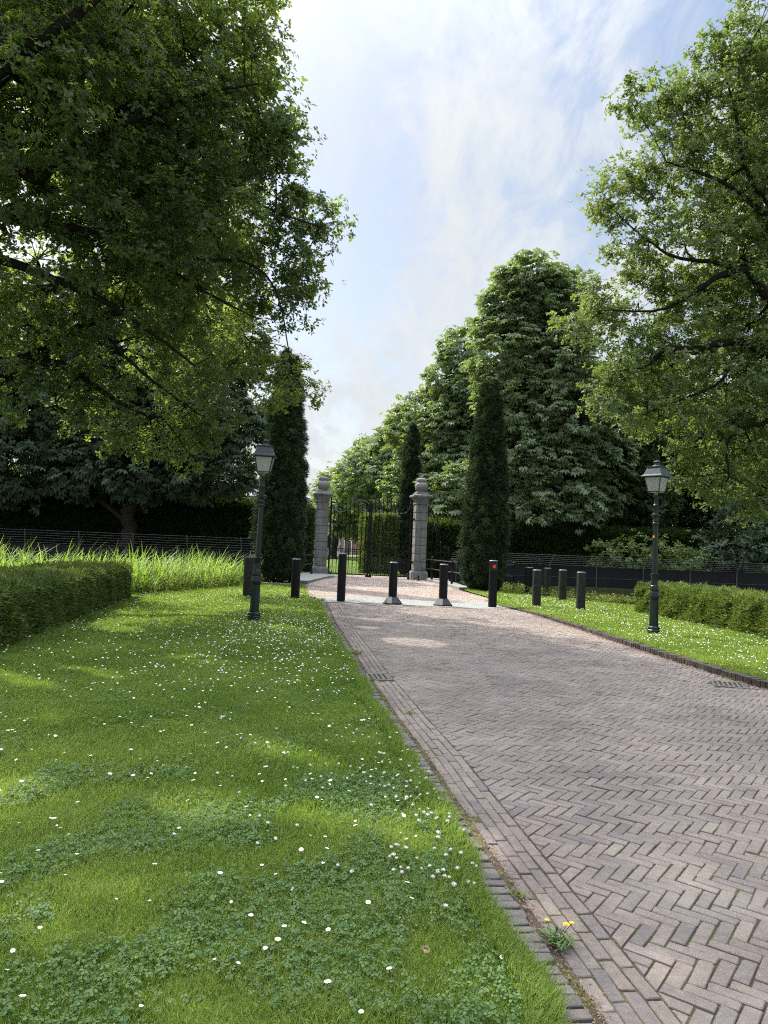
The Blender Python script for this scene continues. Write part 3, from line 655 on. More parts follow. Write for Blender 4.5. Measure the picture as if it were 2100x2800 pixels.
# -------------------------------------------------------------- gate pillars
M['railpaint_highlight'] = noisy('rail_paint_highlight', (.02,.022,.024), (.05,.052,.055), 9, .35, .5, .05, .002)  # paint of the rails; on the gate scrolls it stands for highlights
def pillar(label, x, y, z, s=1.0):
    t = thing('gate_pillar', label, 'gate pillar', (x, y, z), math.radians(12), 'stone pillars of the gate')
    q = PI/4
    MB().lathe([(.42*R2, -.05), (.42*R2, .36), (.405*R2, .38), (.40*R2, .42), (.345*R2, .46), (.34*R2, .50)], 4, a0=q).build('plinth', M['stone'], t)
    b = MB(); hh = 3.55/8
    for i in range(8):
        z0_ = .50+i*hh
        b.lathe([(.285*R2, z0_), (.285*R2, z0_+.022), (.315*R2, z0_+.036), (.315*R2, z0_+hh-.012), (.285*R2, z0_+hh)], 4, a0=q)
    b.build('shaft', M['stone'], t)
    MB().lathe([(.315*R2, 4.05), (.35*R2, 4.07), (.35*R2, 4.12), (.325*R2, 4.14), (.335*R2, 4.22), (.375*R2, 4.34), (.45*R2, 4.42), (.50*R2, 4.45), (.52*R2, 4.47), (.52*R2, 4.53), (.50*R2, 4.56), (.37*R2, 4.60), (.36*R2, 4.66), (.30*R2, 4.68), (.29*R2, 4.76)], 4, a0=q).build('capital', M['stone'], t)
    pr = spline([(.20, 4.76), (.25, 4.80), (.33, 4.92), (.355, 5.05), (.33, 5.17), (.26, 5.25), (.23, 5.275), (.25, 5.29), (.27, 5.34), (.275, 5.40), (.24, 5.46), (.14, 5.50), (.05, 5.515), (.035, 5.54), (.06, 5.57), (.055, 5.60), (.012, 5.63)], 3)
    n = 48; V = []
    for r, z_ in pr:
        for i in range(n):
            a = 2*PI*i/n
            rr = r*(1+.035*np.sign(math.sin(a*4))*abs(math.sin(a*4))**.6*(1 if z_ < 5.45 else 0)+.02*math.sin(a*12+z_*20)*(z_ < 5.2))
            V.append((rr*math.cos(a), rr*math.sin(a), z_))
    k = len(pr); F = [(j*n+i, j*n+(i+1) % n, (j+1)*n+(i+1) % n, (j+1)*n+i) for j in range(k-1) for i in range(n)]+[tuple((k-1)*n+i for i in range(n))]
    MB().add(V, F).build('vase_finial', M['stone_vase'], t, True, 70)
    return t
pillar('grey stone gate pillar with vase finial left of the iron gate', -3.45, 39.95, 0)
pillar('grey stone gate pillar with vase finial right of the iron gate', 1.98, 38.65, 0)

# ------------------------------------------------------------- iron gate leaves
def spear(b, x, z, y=0, s=1.0):
    b.lathe([(.012*s, z-.01), (.028*s, z+.0), (.012*s, z+.02), (.024*s, z+.06), (.002, z+.16*s)], 6, c=(x, y, 0))
def gate_leaf(label, hx, hy, cx, cy, flip):
    L = math.hypot(cx-hx, cy-hy); ang = math.atan2(cy-hy, cx-hx)
    t = thing('gate_leaf', label, 'gate', (hx, hy, 0), ang, 'leaves of the iron gate')
    b = MB()
    b.box((.03, 0, 2.05), (.075, .075, 4.0)); b.lathe([(.05, 4.05), (.06, 4.1), (.03, 4.16), (.045, 4.22), (.004, 4.38)], 8, c=(.03, 0, 0))
    b.box((L-.035, 0, 2.05), (.07, .07, 4.05))
    for z_, h_ in ((.13, .06), (1.5, .05)): b.box((L/2, 0, z_), (L-.14, .045, h_))
    b.box((.03, 0, .045), (.12, .12, .09)); b.box((L-.06, 0, .05), (.16, .12, .10))
    b.build('gate_frame', M['iron'], t)
    hs = [3.84, 3.74, 3.74, 3.86, 4.1, 4.3, 4.4, 4.36, 4.28]
    b = MB()
    for i, h_ in enumerate(hs):
        x = L*(i+1)/10
        b.tube([(x, 0, .155), (x, 0, 1.48)], .023, 6); b.tube([(x, 0, 1.52), (x, 0, h_)], .023, 6); spear(b, x, h_, s=1.1)
    for i in range(10):
        x = L*(i+.5)/10
        b.tube([(x, 0, .155), (x, 0, .42)], .013, 5); spear(b, x, .42)
        b.tube([(x, 0, 1.3), (x, 0, 1.478)], .010, 5); b.tube([(x, 0, 1.522), (x, 0, 1.72)], .012, 5); spear(b, x, 1.72, s=.9)
    b.build('gate_bars', M['iron'], t)
    b = MB()
    cv = [(.03, 4.0), (.06, 3.82), (.10, 3.66), (.18, 3.56), (.30, 3.55), (.40, 3.64), (.48, 3.80), (.56, 4.00), (.63, 4.15), (.71, 4.22), (.80, 4.2), (.90, 4.13), (.965, 4.0)]
    b.tube(spline([(u*L, -.03, w) for u, w in cv], 5), .028, 6)
    a = np.linspace(.3, -11.2, 60); rr = np.linspace(.30, .07, 60)
    b.tube(np.stack([L*.82+rr*np.cos(a), np.full(60, -.03), 3.82+rr*np.sin(a)], 1), .022, 6)
    b.build('scrollwork', M['railpaint_highlight'], t, True)  # lighter tone puts the silver highlights of the scrolls into the colour
    MB().box((L-.15, -.02, 1.85), (.26, .10, .20)).box((L-.15, -.02, 1.62), (.10, .08, .12)).build('lock_case', M['black'], t)
    for hz_ in (3.25, .9): MB().box((-.12, 0, hz_), (.26, .05, .09)).build('hinge', M['iron'], t)
    m = MB()
    for x in np.arange(.07, L-.06, .055): m.tube([(x, .025, .04), (x, .025, 1.1)], .0028, 3, cap=False)
    for z_ in np.arange(.05, 1.1, .055): m.tube([(.05, .027, z_), (L-.05, .027, z_)], .0028, 3, cap=False)
    m.build('wire_mesh', M['iron'], t)
    return t
gate_leaf('left leaf of the black wrought iron gate with scrolled top', -2.98, 39.72, -.74, 39.12, False)
gate_leaf('right leaf of the black wrought iron gate with scrolled top', 1.48, 38.55, -.70, 39.11, True)
# fan-shaped guards beyond the pillars, over the water
def guard(label, x, y, ang, s):
    t = thing('iron_guard_panel', label, 'iron fence', (x, y, 0), ang)
    b = MB(); hs = [3.55, 3.45, 3.3, 2.05, 1.85, 1.65]
    for i, h_ in enumerate(hs):
        u = s*(.08+.24*i); b.tube([(u, 0, .1), (u, 0, h_)], .016, 6); spear(b, u, h_, s=1.1)
    b.box((s*.72, 0, .16), (1.5, .04, .05)); b.box((s*.72, 0, 1.5), (1.5, .04, .05))
    b.build('bars', M['iron'], t)
    b = MB()
    a = np.linspace(0, 11.5, 50); rr = np.linspace(.25, .06, 50)
    b.tube(np.stack([s*(.43+rr*np.cos(a)), np.full(50, -.03), 3.0+rr*np.sin(a)], 1), .017, 6)
    b.tube(spline([(s*.02, -.03, 3.6), (s*.2, -.03, 3.42), (s*.55, -.03, 3.28), (s*.68, -.03, 3.0), (s*.66, -.03, 2.5), (s*.70, -.03, 2.1), (s*.82, -.03, 1.85), (s*1.2, -.03, 1.75), (s*1.3, -.03, 1.9)], 5), .018, 6)
    a = np.linspace(0, 6.2, 30); b.tube(np.stack([s*(.75+.36*np.cos(a)), np.full(30, -.03), .75+.36*np.sin(a)], 1), .014, 6)
    b.build('scrollwork', M['iron'], t, True)
guard('scrolled black iron guard panel beside the right gate pillar', 2.36, 38.75, .1, 1)
guard('scrolled black iron guard panel behind the yew beside the left gate pillar', -3.86, 39.9, .1, -1)

# ------------------------------------------------------------------ railings
def railing(label, posts, ends, z=.1):
    t = thing('bridge_railing', label, 'railing', (posts[0][0], posts[0][1], z))
    ox, oy = posts[0]
    for x, y in posts:
        MB().lathe([(.055, 0), (.055, .12), (.036, .15), (.03, .5), (.045, .52), (.045, .57), (.03, .6), (.028, .96), (.045, .99), (.045, 1.05), (.025, 1.07), (.05, 1.10), (.05, 1.14), (.02, 1.17), (.004, 1.19)], 12, c=(x-ox, y-oy, 0)).build('post', M['black'], t, True, 40)
    path = spline([(x-ox, y-oy, 0) for x, y in ([ends[0]] if ends[0] else [])+posts+([ends[1]] if ends[1] else [])], 8)
    for h_ in (1.02, .545):
        MB().tube(path+np.array([0, 0, h_]), .022, 8).build('rail', M['railpaint_highlight'], t, True)
    return t
railing('curved black railing with ball posts from the right gate pillar past the yew', [(2.62, 37.2), (3.25, 33.0), (5.05, 30.6), (5.6, 30.3)], [(2.15, 38.2), None])
railing('black railing with ball posts at the left gate pillar behind the yew', [(-3.72, 38.0), (-4.2, 34.6), (-4.45, 31.2)], [(-3.6, 39.6), None])
b = MB(); t = thing('padlock', 'small black padlock hanging on the end post of the right railing', 'padlock', (5.6, 30.25, .9))
b.lathe([(.035, -.06), (.045, -.02), (.045, .02), (.03, .05)], 10).tube([(-.03, 0, .04), (-.03, 0, .10), (0, 0, .13), (.03, 0, .10), (.03, 0, .04)], .008, 5); b.build('lock_body', M['black'], t)
for lab, x, y in (('small black iron gate stop on the ground beside the left pillar', -2.75, 38.7), ('small black iron gate stop on the ground before the right pillar', 1.95, 37.5)):
    t = thing('gate_stop', lab, 'gate stop', (x, y, 0), .4)
    MB().lathe([(.11, 0), (.11, .02), (.03, .04), (.025, .22), (.035, .24), (.005, .27)], 12).build('foot', M['iron'], t, True, 40)
    MB().tube([(-.22, 0, .10), (-.05, 0, .17), (.02, 0, .22), (.09, 0, .27)], .018, 6).build('latch', M['iron'], t)

# -------------------------------------------------- wire-topped fences by the canal
def wire_fence(label, x0, x1, y, dx, zt, h, lean):
    t = thing('wire_fence', label, 'fence', (x0, y, -.75))
    L = x1-x0; up = zt+.75
    MB().box((L/2, 0, up/2), (L, .03, up)).build('panel', M['panel'], t)
    n = int(abs(L)/dx)+1; s = 1 if L > 0 else -1
    for i in range(n):
        x = s*i*dx+s*.35
        b = MB(); b.box((x, -.045, up/2), (.05, .05, up)); b.tube([(x, -.045, up), (x+lean*.5, -.06, up+h*.55), (x+lean, -.10, up+h)], .018, 5)
        for k in range(8): b.lathe([(.028, -.02), (.028, .02)], 6, c=(x+lean*k/8+.02, -.08, up+h*(k+.6)/8))
        b.build('post', M['fencepost'], t)
    for k in range(6):
        z_ = up+h*(k+.6)/6; xx = np.linspace(0, L, n*2+1)
        sag = -.02*np.abs(np.sin(np.arange(len(xx))*PI/2))
        MB().tube(np.stack([xx+lean*k/6, np.full(len(xx), -.08), z_+sag*.5], 1), .0075, 4).build('wire', M['wire'], t)
    for z_ in (.55, 1.2): MB().tube([(0, -.03, z_), (L, -.03, z_)], .006, 4).build('wire', M['wire'], t)
M['fencepost'] = noisy('fence_post', (.05,.05,.047), (.12,.12,.11), 12, .7, .3, .1, .002)
wire_fence('dark panel fence topped with wires across the canal right of the gate', 3.7, 34, 39.0, 2.55, 1.05, .62, .24)
wire_fence('dark panel fence topped with wires behind the reeds on the left', -4.3, -30, 38.3, 2.9, 1.12, .78, -.05)

# -------------------------------------------------------------------- drains
def grate(label, x, y, rz, lx, ly, along):
    t = thing('drain_grate', label, 'drain', (x, y, 0), rz)
    MB().box((0, 0, -.03), (lx+.02, ly+.02, .01)).build('pit_shade', M['pit_shade'], t)  # near-black plate: the shade down in the drain put into its colour
    b = MB()
    for s in (1, -1):
        b.box((s*(lx/2-.015), 0, -.003), (.03, ly, .02)); b.box((0, s*(ly/2-.02), -.003), (lx-.06, .04, .02))
    b.build('frame', M['castiron'], t)
    n = 5 if along else 6
    b = MB(); w = (lx-.06)
    for i in range(n):
        b.box((-w/2+w*(i+.5)/n+.012, 0, -.003), (w/n*.42, ly-.08, .019))
    b.build('bars', M['castiron'], t)
M['castiron'] = noisy('cast_iron', (.10,.085,.075), (.21,.185,.165), 25, .7, .3, .3, .003)
M['pit_shade'] = noisy('drain_pit_shade', (.004,.004,.004), (.008,.007,.006), 5, .9, .1, .1, .01)
grate('iron drain grate in the brick gutter on the left of the drive', -.01, 8.98, math.radians(8), .36, .42, True)
grate('iron drain grate in the bricks by the right kerb', 4.62, 9.45, math.radians(-20), .42, .42, False)

# -------------------------------------------------------------------- buildings
t = thing('palace', 'white palace front with dark windows far behind the left pillar', 'palace', (-19, 110, 0))
MB().box((3, 4, 3.6), (17.6, 8, 7.2)).build('wall', M['palace'], t)
b = MB(); b.box((3, -.12, 7.35), (18.4, 8.9, .3)); b.box((3, -.05, 7.55), (18, 8.6, .1)); b.box((3, -.08, 5.0), (17.9, 8.2, .18)); b.box((3, -.1, .5), (17.9, 8.3, .9)); b.build('cornice', M['palace_trim'], t)
b = MB(); b.box((3, 4, 8.2), (17.2, 7.8, 1.2)); b.build('parapet', M['palace'], t)
b = MB()
for i in range(30): 
    a = np.linspace(0, 2*PI, 10)[:-1]
    for k in range(1): b.tube(np.stack([-5+i*.55+.2*np.cos(np.linspace(0, 6.28, 10)), np.full(10, .04), 8.2+.26*np.sin(np.linspace(0, 6.28, 10))], 1), .06, 4)
b.build('balustrade_rings', M['glass_dark'], t)
MB().lathe([(9.2*1.0, 8.8), (7.6, 9.7)], 4, a0=PI/4, c=(3, 4, 0)).build('roof', M['palace_roof'], t)
for i in range(6):
    x = -4.6+i*3.04
    for z_, h_ in ((2.6, 2.6), (6.0, 1.5)):
        f = MB(); w = 1.3
        for s in (1, -1): f.box((x+s*(w/2+.06), -.04, z_), (.12, .16, h_+.24)); f.box((x, -.04, z_+s*(h_/2+.06)), (w, .16, .12))
        fo = f.build('window', M['palace_trim'], t)
        MB().box((x, -.01, z_), (w, .06, h_)).build('pane', M['glass_dark'], fo)
for i in range(7): MB().box((-6.1+i*3.04, -.06, 4.05), (.45, .2, 6.2)).build('pilaster', M['palace_trim'], t)
t = thing('flagpole', 'thin pale flagpole rising above the far palace roof', 'flagpole', (-12.0, 106, 0))
MB().lathe([(.16, 0), (.12, 8), (.08, 12.2)], 10).build('pole', M['palace_trim'], t, True)
MB().lathe([(.02, 12.2), (.14, 12.3), (.14, 12.42), (.02, 12.5)], 10).build('pole_ball', M['palace_trim'], t, True)
t = thing('brick_building', 'low brown brick building far across the lawn behind the gate', 'building', (-12, 152, 0))
MB().box((2, 3, 2.1), (34, 6, 4.2)).build('wall', M['farbrick'], t)
MB().lathe([(18.2*1.0, 4.2), (14, 7.5)], 4, a0=PI/4, c=(2, 14.5, 0)).build('roof', M['palace_roof'], t)
for x in (-9, -3.2, 4.6, 10.5):
    f = MB()
    for s in (1, -1): f.box((x+s*.75, -.06, 1.5), (.2, .2, 3.0))
    f.box((x, -.06, 3.1), (1.7, .2, .2)); fo = f.build('doorway', M['palace'], t)
    MB().box((x, -.02, 1.5), (1.3, .1, 3.0)).build('door', M['glass_dark'], fo)
t = thing('statue', 'small white garden statue on a pedestal far behind the gate', 'statue', (-7.4, 118, 0))
MB().box((0, 0, .5), (.7, .7, 1.0)).box((0, 0, 1.05), (.85, .85, .1)).build('pedestal', M['palace_trim'], t)
b = MB().lathe([(.26, 1.1), (.24, 1.5), (.18, 1.85), (.2, 2.05), (.26, 2.3), (.2, 2.42), (.07, 2.48), (.07, 2.55), (.13, 2.63), (.14, 2.72), (.08, 2.82), (.01, 2.84)], 12)
b.tube([(.22, 0, 2.35), (.4, -.05, 2.1), (.25, -.2, 1.95)], .07, 6).tube([(-.22, 0, 2.35), (-.42, 0, 2.15), (-.45, -.1, 1.9)], .07, 6)
b.build('figure', M['white'], t, True)
t = thing('garden_fence', 'low black iron fence far across the sunny lawn', 'fence', (-16, 100, 0))
b = MB()
for i in range(70): b.box((i*.32, 0, .6), (.06, .06, 1.2))
b.build('bars', M['iron'], t); MB().box((11, 0, 1.05), (22.4, .1, .07)).box((11, 0, .2), (22.4, .1, .07)).build('rail', M['iron'], t)
# ---------------------------------------------------------------- vegetation
LEAF = np.array([(0,0,0),(.28,.13,.03),(.50,.30,.03),(.62,.19,.03),(.86,.29,-.02),(1.05,0,-.10),(.86,-.29,-.02),(.62,-.19,.03),(.50,-.30,.03),(.28,-.13,.03)])
LEAF_F = [np.array([[0,5,4,3,2,1]]), np.array([[0,9,8,7,6,5]])]
def palm(n=7):
    V = []; F = []
    for i in range(n):
        a = math.radians(-125+250*i/(n-1)); L = 1-.28*abs(i-(n-1)/2)/((n-1)/2)
        c, s = math.cos(a), math.sin(a)
        for u, w, z in ((.06,0,0),(.62,.20,-.05),(1.0,0,-.40),(.62,-.20,-.05)):
            u *= L; V.append((u*c-w*s, u*s+w*c, z*L))
        F.append((4*i, 4*i+3, 4*i+2, 4*i+1))
    return np.array(V), [np.array(F)]
PALM, PALM_F = palm()
SPRIG = []; SPRIG_F = []
for i, (a, b) in enumerate(((0, .15), (.75, -.1), (-.75, -.1), (.1, .8))):
    c, s = math.cos(a), math.sin(a)
    for u, w, z in ((0,0,0),(.55,.11,b*.5),(1,0,b),(.55,-.11,b*.5)): SPRIG.append((u*c-w*s, u*s+w*c, z))
    SPRIG_F.append((4*i, 4*i+3, 4*i+2, 4*i+1))
SPRIG = np.array(SPRIG); SPRIG_F = [np.array(SPRIG_F)]

def clumps(lobes, dens, squash=(1, 1.5, 1), inner=.45):
    """clump centres and outward directions on the lobes of a crown"""
    C = []; D = []; T = []
    for x, y, z, R in lobes:
        n = max(5, int(dens*R*R*(1.3 if z > 7.6 and dens == 34 and R < 1.6 else 1))); d = unit(n)
        r = R*(inner+(1.06-inner)*rng.random(n)**.55)
        C.append(np.array([x, y, z])+d*r[:, None]*np.array(squash)); D.append(d)
        T.append(np.full(n, np.clip(rng.normal(.5, .13), .2, .8)))
    return np.concatenate(C), np.concatenate(D), np.concatenate(T)
def twigs(P0, P1, r0, r1, sag=.08, ns=3):
    N = len(P0); Mid = (P0+P1)/2+rng.normal(0, sag, (N, 3)); d = P1-P0
    d /= np.linalg.norm(d, axis=1)[:, None]+1e-9
    a = np.cross(d, np.array([.31, .52, .79])); a /= np.linalg.norm(a, axis=1)[:, None]; b = np.cross(d, a)
    R = []
    for P, r in ((P0, r0), (Mid, (r0+r1)/2), (P1, r1)):
        for k in range(ns):
            t = 2*PI*k/ns; R.append(P+r*(math.cos(t)*a+math.sin(t)*b))
    V = np.stack(R, 1).reshape(-1, 3); base = (np.arange(N)*ns*3)[:, None]; F = []
    for j in range(2):
        for k in range(ns): F.append(base+np.array([[j*ns+k, j*ns+(k+1) % ns, (j+1)*ns+(k+1) % ns, (j+1)*ns+k]]))
    return V, [np.concatenate(F)]
SUND = np.array([-.4912, .4912, .7193])
GAPS = []  # ground spots where sun patches are carved through the oak crown
def not_in_gap(P):
    """drops leaves along sun rays, carving openings that put sun patches on chosen spots"""
    k = np.ones(len(P), bool)
    for gx, gy, r in GAPS:
        v = P-np.array([gx, gy, 0]); s = v@SUND
        k &= np.linalg.norm(v-s[:, None]*SUND, axis=1) > r*1.35
    return k
def oak_leaves(C, D, T, per, size, spread, ros=6):
    nr = max(1, per//ros); N = len(C)*nr
    sp = np.repeat(spread*rng.uniform(.6, 1.35, len(C)), nr)
    off = rng.normal(size=(N, 3))*np.array([1, 1, .62])*sp[:, None]
    P = np.repeat(C, nr, 0)+off; T = np.repeat(T, nr); Dr = np.repeat(D, nr, 0)
    k = not_in_gap(P); P, T, Dr, off = P[k], T[k], Dr[k], off[k]; N = len(P)
    axis = .45*Dr+np.array([0, 0, .75])+.65*unit(N)+.8*off; axis /= np.linalg.norm(axis, axis=1)[:, None]
    e = np.cross(axis, unit(N)); e /= np.linalg.norm(e, axis=1)[:, None]+1e-6; g = np.cross(axis, e)
    n = N*ros; ang = (np.arange(ros)[None]*2*PI/ros+rng.normal(0, .35, (N, ros))).reshape(-1, 1)
    A = np.repeat(axis, ros, 0)
    dirv = np.cos(ang)*np.repeat(e, ros, 0)+np.sin(ang)*np.repeat(g, ros, 0)+A*rng.normal(.15, .35, (n, 1))
    nrm = A+.45*unit(n)
    sc = size*rng.uniform(.65, 1.2, n)
    Q = np.repeat(P, ros, 0)+A*rng.normal(0, size*.25, (n, 1))
    V, F = inst(LEAF, LEAF_F, basis(dirv, nrm), Q, sc[:, None])
    tint = np.repeat(np.clip(np.repeat(T, ros)+rng.normal(0, .2, n), 0, 1), len(LEAF))
    return V, F, tint
def chest_leaves(C, D, T, per, size, spread):
    N = len(C)*per; Dr = np.repeat(D, per, 0)
    off = rng.normal(size=(N, 3))*spread*np.array([1, 1, .55])
    P = np.repeat(C, per, 0)+off
    dirv = Dr*np.array([1, 1, .25])+.55*unit(N)+np.array([0, 0, -.28])
    nrm = np.array([0, 0, .85])+.75*Dr+.35*unit(N)
    V, F = inst(PALM, PALM_F, basis(dirv, nrm), P, (size*rng.uniform(.7, 1.2, N))[:, None])
    tint = np.repeat(np.clip(np.repeat(T, per)+rng.normal(0, .18, N), 0, 1), len(PALM))
    return V, F, tint
def limb_mesh(limbs, sides=8, wob=.05):
    b = MB()
    for L in limbs:
        s = spline(L, 7); k = len(s)
        s[1:-1, :3] += rng.normal(0, 1, (k-2, 3))*(s[1:-1, 3:]*.22)
        b.tube(s[:, :3], np.maximum(s[:, 3], .008), sides)
    return b
def tree(name, label, cat, base, lobes, limbs, leaf, m, bark, dens, per, size, spread, squash=(1, 1.5, 1), group=None, inner=.45, tw=3):
    t = thing(name, label, cat, base, 0, group); B = np.array(base, float)
    C, D, T = clumps(lobes, dens, squash, inner)
    if leaf == 'chest':      # hollows between the boughs
        k = lf(C[:, 0]*1.2+C[:, 2]*.55, C[:, 1]*1.2-C[:, 2]*.6, 2.0) > .34; C, D, T = C[k], D[k], np.clip(T[k]+(lf(C[k, 2]*2, C[k, 0]*2, 2)-.5)*.6, .05, .95)
    V, F, ti = (oak_leaves if leaf == 'oak' else chest_leaves)(C, D, T, per, size, spread)
    mk('crown', V-B, F, m, t, tint=ti)
    b = limb_mesh(limbs)
    o = b.build('trunk', bark, t, True, 180, loc=-B)
    # boughs from the nearest limb point to every lobe, twigs from there to the clumps
    pts = np.concatenate([spline(L, 7) for L in limbs]); LC = np.array([l[:3] for l in lobes])
    bb = MB(); 
    for x, y, z, R in lobes:
        p = np.array([x, y, z]); q = pts[np.argmin(np.linalg.norm(pts[:, :3]-p, axis=1)+.0*pts[:, 3])]
        if np.linalg.norm(q[:3]-p) > .3:
            mid = (q[:3]+p)/2+rng.normal(0, .12*R, 3)
            r0 = min(q[3]*.7, .02+.035*R)
            bb.tube(spline([q[:3], mid, p], 4), np.linspace(r0, .012, 9), 5)
    v2 = []
    if tw:
        own = np.argmin(((C[:, None]-LC[None])**2).sum(2), 1)
        k = np.arange(0, len(C), tw)
        v2 = [twigs(LC[own[k]], C[k], .013 if leaf == 'oak' else .03, .004 if leaf == 'oak' else .01)]
    Vb = np.concatenate(bb.V) if bb.V else np.zeros((0, 3))
    by = {}
    for f, mi in bb.order: by.setdefault(len(f), []).append(f)
    P_ = [(Vb, [np.array(x) for x in by.values()])] if len(Vb) else []
    Vj, Fj = join(P_+v2)
    mk('branches', Vj-B, Fj, bark, t, smooth=True)
    return t

GAPS += [(-.55,5.55,.30),(-.95,4.35,.26),(.32,4.1,.30),(-.2,4.25,.2),(-3.6,8.1,.5),(-2.2,4.4,.25),(-2.4,9.6,.3),(-1.7,13.6,.35),(-3.4,15.5,.3),(-.9,8.2,.22),(.6,12.5,.45),(1.6,17.5,.35),(0,16.2,.25),(.9,15.4,.18),(2.9,17.2,.25),(2.2,16.3,.2),(-.2,14.5,.2),(-4.4,12.4,.3)]
FILL_L = [(-6.2,18.5,9.0,1.5),(-5,18.5,10.4,1.5),(-4.2,17.4,12.3,1.3),(-12.6,17.5,10.5,1.9),(-13,22.5,9.5,1.8),(-6.6,18,11,1.8),(-9.5,19,13,3.2),(-8.5,17.5,15.2,2.8),(-7,20.5,13.2,2.5),(-8.6,22,11.2,2.2),(-6.4,22.5,9.2,2.2),(-11.5,16,13.5,3.2),(-7.7,13.5,13.6,2.4),(-5.8,17.5,13.8,2.0),(-5.2,21,11,1.8),(-6,15.2,15,1.9),(-9.6,12.5,13,2.2),(-7.5,25.5,8.5,2.0)]  # back and upper crown lobes, several added to shade lawn and hedge
OAK_LT = [[(-13.4,17.6,-.3,.62),(-13.35,17.6,.6,.5),(-13.2,17.5,2.6,.42),(-13.3,17.6,4.3,.40),(-13.4,17.5,6.6,.36),(-12.6,17.4,9.5,.28),(-11,17.3,12.2,.2),(-9.5,17.5,14.2,.1)],[(-13.3,17.6,5,.25),(-11.5,20,8,.2),(-9,22.5,10,.12),(-6.8,22.5,9.5,.05)],[(-12.6,17.4,9.5,.2),(-9.5,18.5,11.5,.14),(-7,20.3,12.8,.07)]]
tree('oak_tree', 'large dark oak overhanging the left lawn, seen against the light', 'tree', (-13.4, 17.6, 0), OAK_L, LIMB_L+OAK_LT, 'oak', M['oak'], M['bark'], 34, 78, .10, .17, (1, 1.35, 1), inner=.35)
fl = bpy.data.objects['crown']
C, D, T = clumps(FILL_L, 14, (1, 1, 1), .3)
V, F, ti = oak_leaves(C, D, T, 66, .19, .30)
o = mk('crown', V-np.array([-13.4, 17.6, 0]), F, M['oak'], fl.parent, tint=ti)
OAK_RT = [[(17.6,24.2,-.3,.66),(17.5,24.1,.6,.5),(17.5,24,4,.44),(17.5,24,8.4,.38),(17.3,24,11,.3),(16.4,24,14.5,.2),(15.4,23.8,18,.1)]]
FILL_R = [(13.5,23.5,9,2.2),(14,24,13,2.4),(12,24.5,11,1.9),(14.5,24,16.5,2.2),(12.6,23.5,15.5,1.8),(15.5,24,20,2.0),(13.2,23,18.4,1.9),(17.5,25.5,12,3),(18,22,15,3),(18.5,24,18,2.6),(12.8,24,5.4,1.4)]
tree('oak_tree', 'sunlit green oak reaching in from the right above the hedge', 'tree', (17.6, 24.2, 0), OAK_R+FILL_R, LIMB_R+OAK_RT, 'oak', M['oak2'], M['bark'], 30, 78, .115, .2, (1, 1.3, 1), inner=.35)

def chest_limbs(x, y, h, r, lobes, fork=2.2, seed=0):
    top = max(l[2] for l in lobes)
    L = [[(x, y, -.3, r*1.5), (x, y, .3, r*1.1), (x, y, fork, r*.95), (x+.1, y, fork+1.5, r*.8), (x, y, top*.6, r*.45), (x, y, top*.9, r*.12)]]
    for i, l in enumerate(lobes):
        if i % 2 == 0:
            zb = max(fork, min(l[2]*.55, top*.55))
            L.append([(x, y, zb, r*.42), (x+(l[0]-x)*.4, y+(l[1]-y)*.4, zb+(l[2]-zb)*.6+.3, r*.26), (l[0], l[1], l[2], r*.08)])
    return L
CG = 'horse chestnuts behind the gate'
def chest(label, x, y, lobes, m, dens, per, size, spread, r=.5, fork=2.2, group=CG):
    return tree('chestnut_tree', label, 'tree', (x, y, 0), lobes, chest_limbs(x, y, 0, r, lobes, fork), 'chest', m, M['bark_grey'], dens*1.2, per, size, spread, (1, 1.15, 1), group, .72, 4)
chest('tallest horse chestnut, its dense crown rising behind the right yew', 8.9, 46.5, CH_1+[(10,48.5,12,3.6),(9.5,49,7,3.4),(11,49,16.5,2.6),(4.2,47,4.0,1.5),(5.2,47,6.0,1.6),(6.4,47,3.8,1.5),(3.4,47.5,5.6,1.1)], M['chest'], 30, 8, .36, .26, .55)
chest('horse chestnut second in the row, left of the tallest one', 3.2, 60, CH_2+[(3.5,62,12,3.4),(3,62,7,3)], M['chest'], 26, 7, .40, .30, .5)
chest('horse chestnut third in the row behind the iron gate', -1.6, 74, CH_3+[(-1.5,76,9,3.6)], M['chest'], 22, 6, .44, .36, .5)
chest('smallest looking farthest horse chestnut in the row', -6.5, 95, CH_4+[(-5.5,98,9,4),(-4,97,6,3.5)], M['chest'], 15, 6, .52, .45, .5)
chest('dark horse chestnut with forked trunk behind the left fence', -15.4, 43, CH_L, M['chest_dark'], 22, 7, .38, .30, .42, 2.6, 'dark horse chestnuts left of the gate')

# woodland behind the right fence
def wood(label, x, y, h, R, r=.35, low=2.5, name='woodland_tree', m='wood_leaf', group='woodland trees behind the right hedge', n=12):
    lobes = []
    for i in range(n):
        a = rng.uniform(0, 6.28); q = rng.uniform(.15, 1)*R*.7; z = low+(h-low)*(i+.5)/n
        q *= math.sin(PI*min(.95, max(.2, (z-low*.5)/h)))
        lobes.append((x+q*math.cos(a), y+q*math.sin(a), z, R*rng.uniform(.42, .62)))
    tree(name, label, 'tree', (x, y, 0), lobes, chest_limbs(x, y, 0, r, lobes, low), 'oak', M[m], M['bark'], 12, 42, .26, .42, (1, 1, 1), group, .5, 3)
wood('dark trunked tree behind the right hedge beside the tallest chestnut', 17.3, 49, 15, 4.2, .42, 4.5)
wood('tall shaded tree behind the right hedge beyond the lamp', 23, 53, 14, 5, .4, 2.5)
wood('shaded tree at the far right behind the hedge', 29, 50, 13, 5, .4, 2.0)
wood('low shaded tree nearest the right edge behind the hedge', 25.5, 46.5, 9, 4, .3, 1.0, n=18)
wood('deeply shaded tree standing behind the dark trunked one', 20, 60, 16, 6, .4, 2.0)
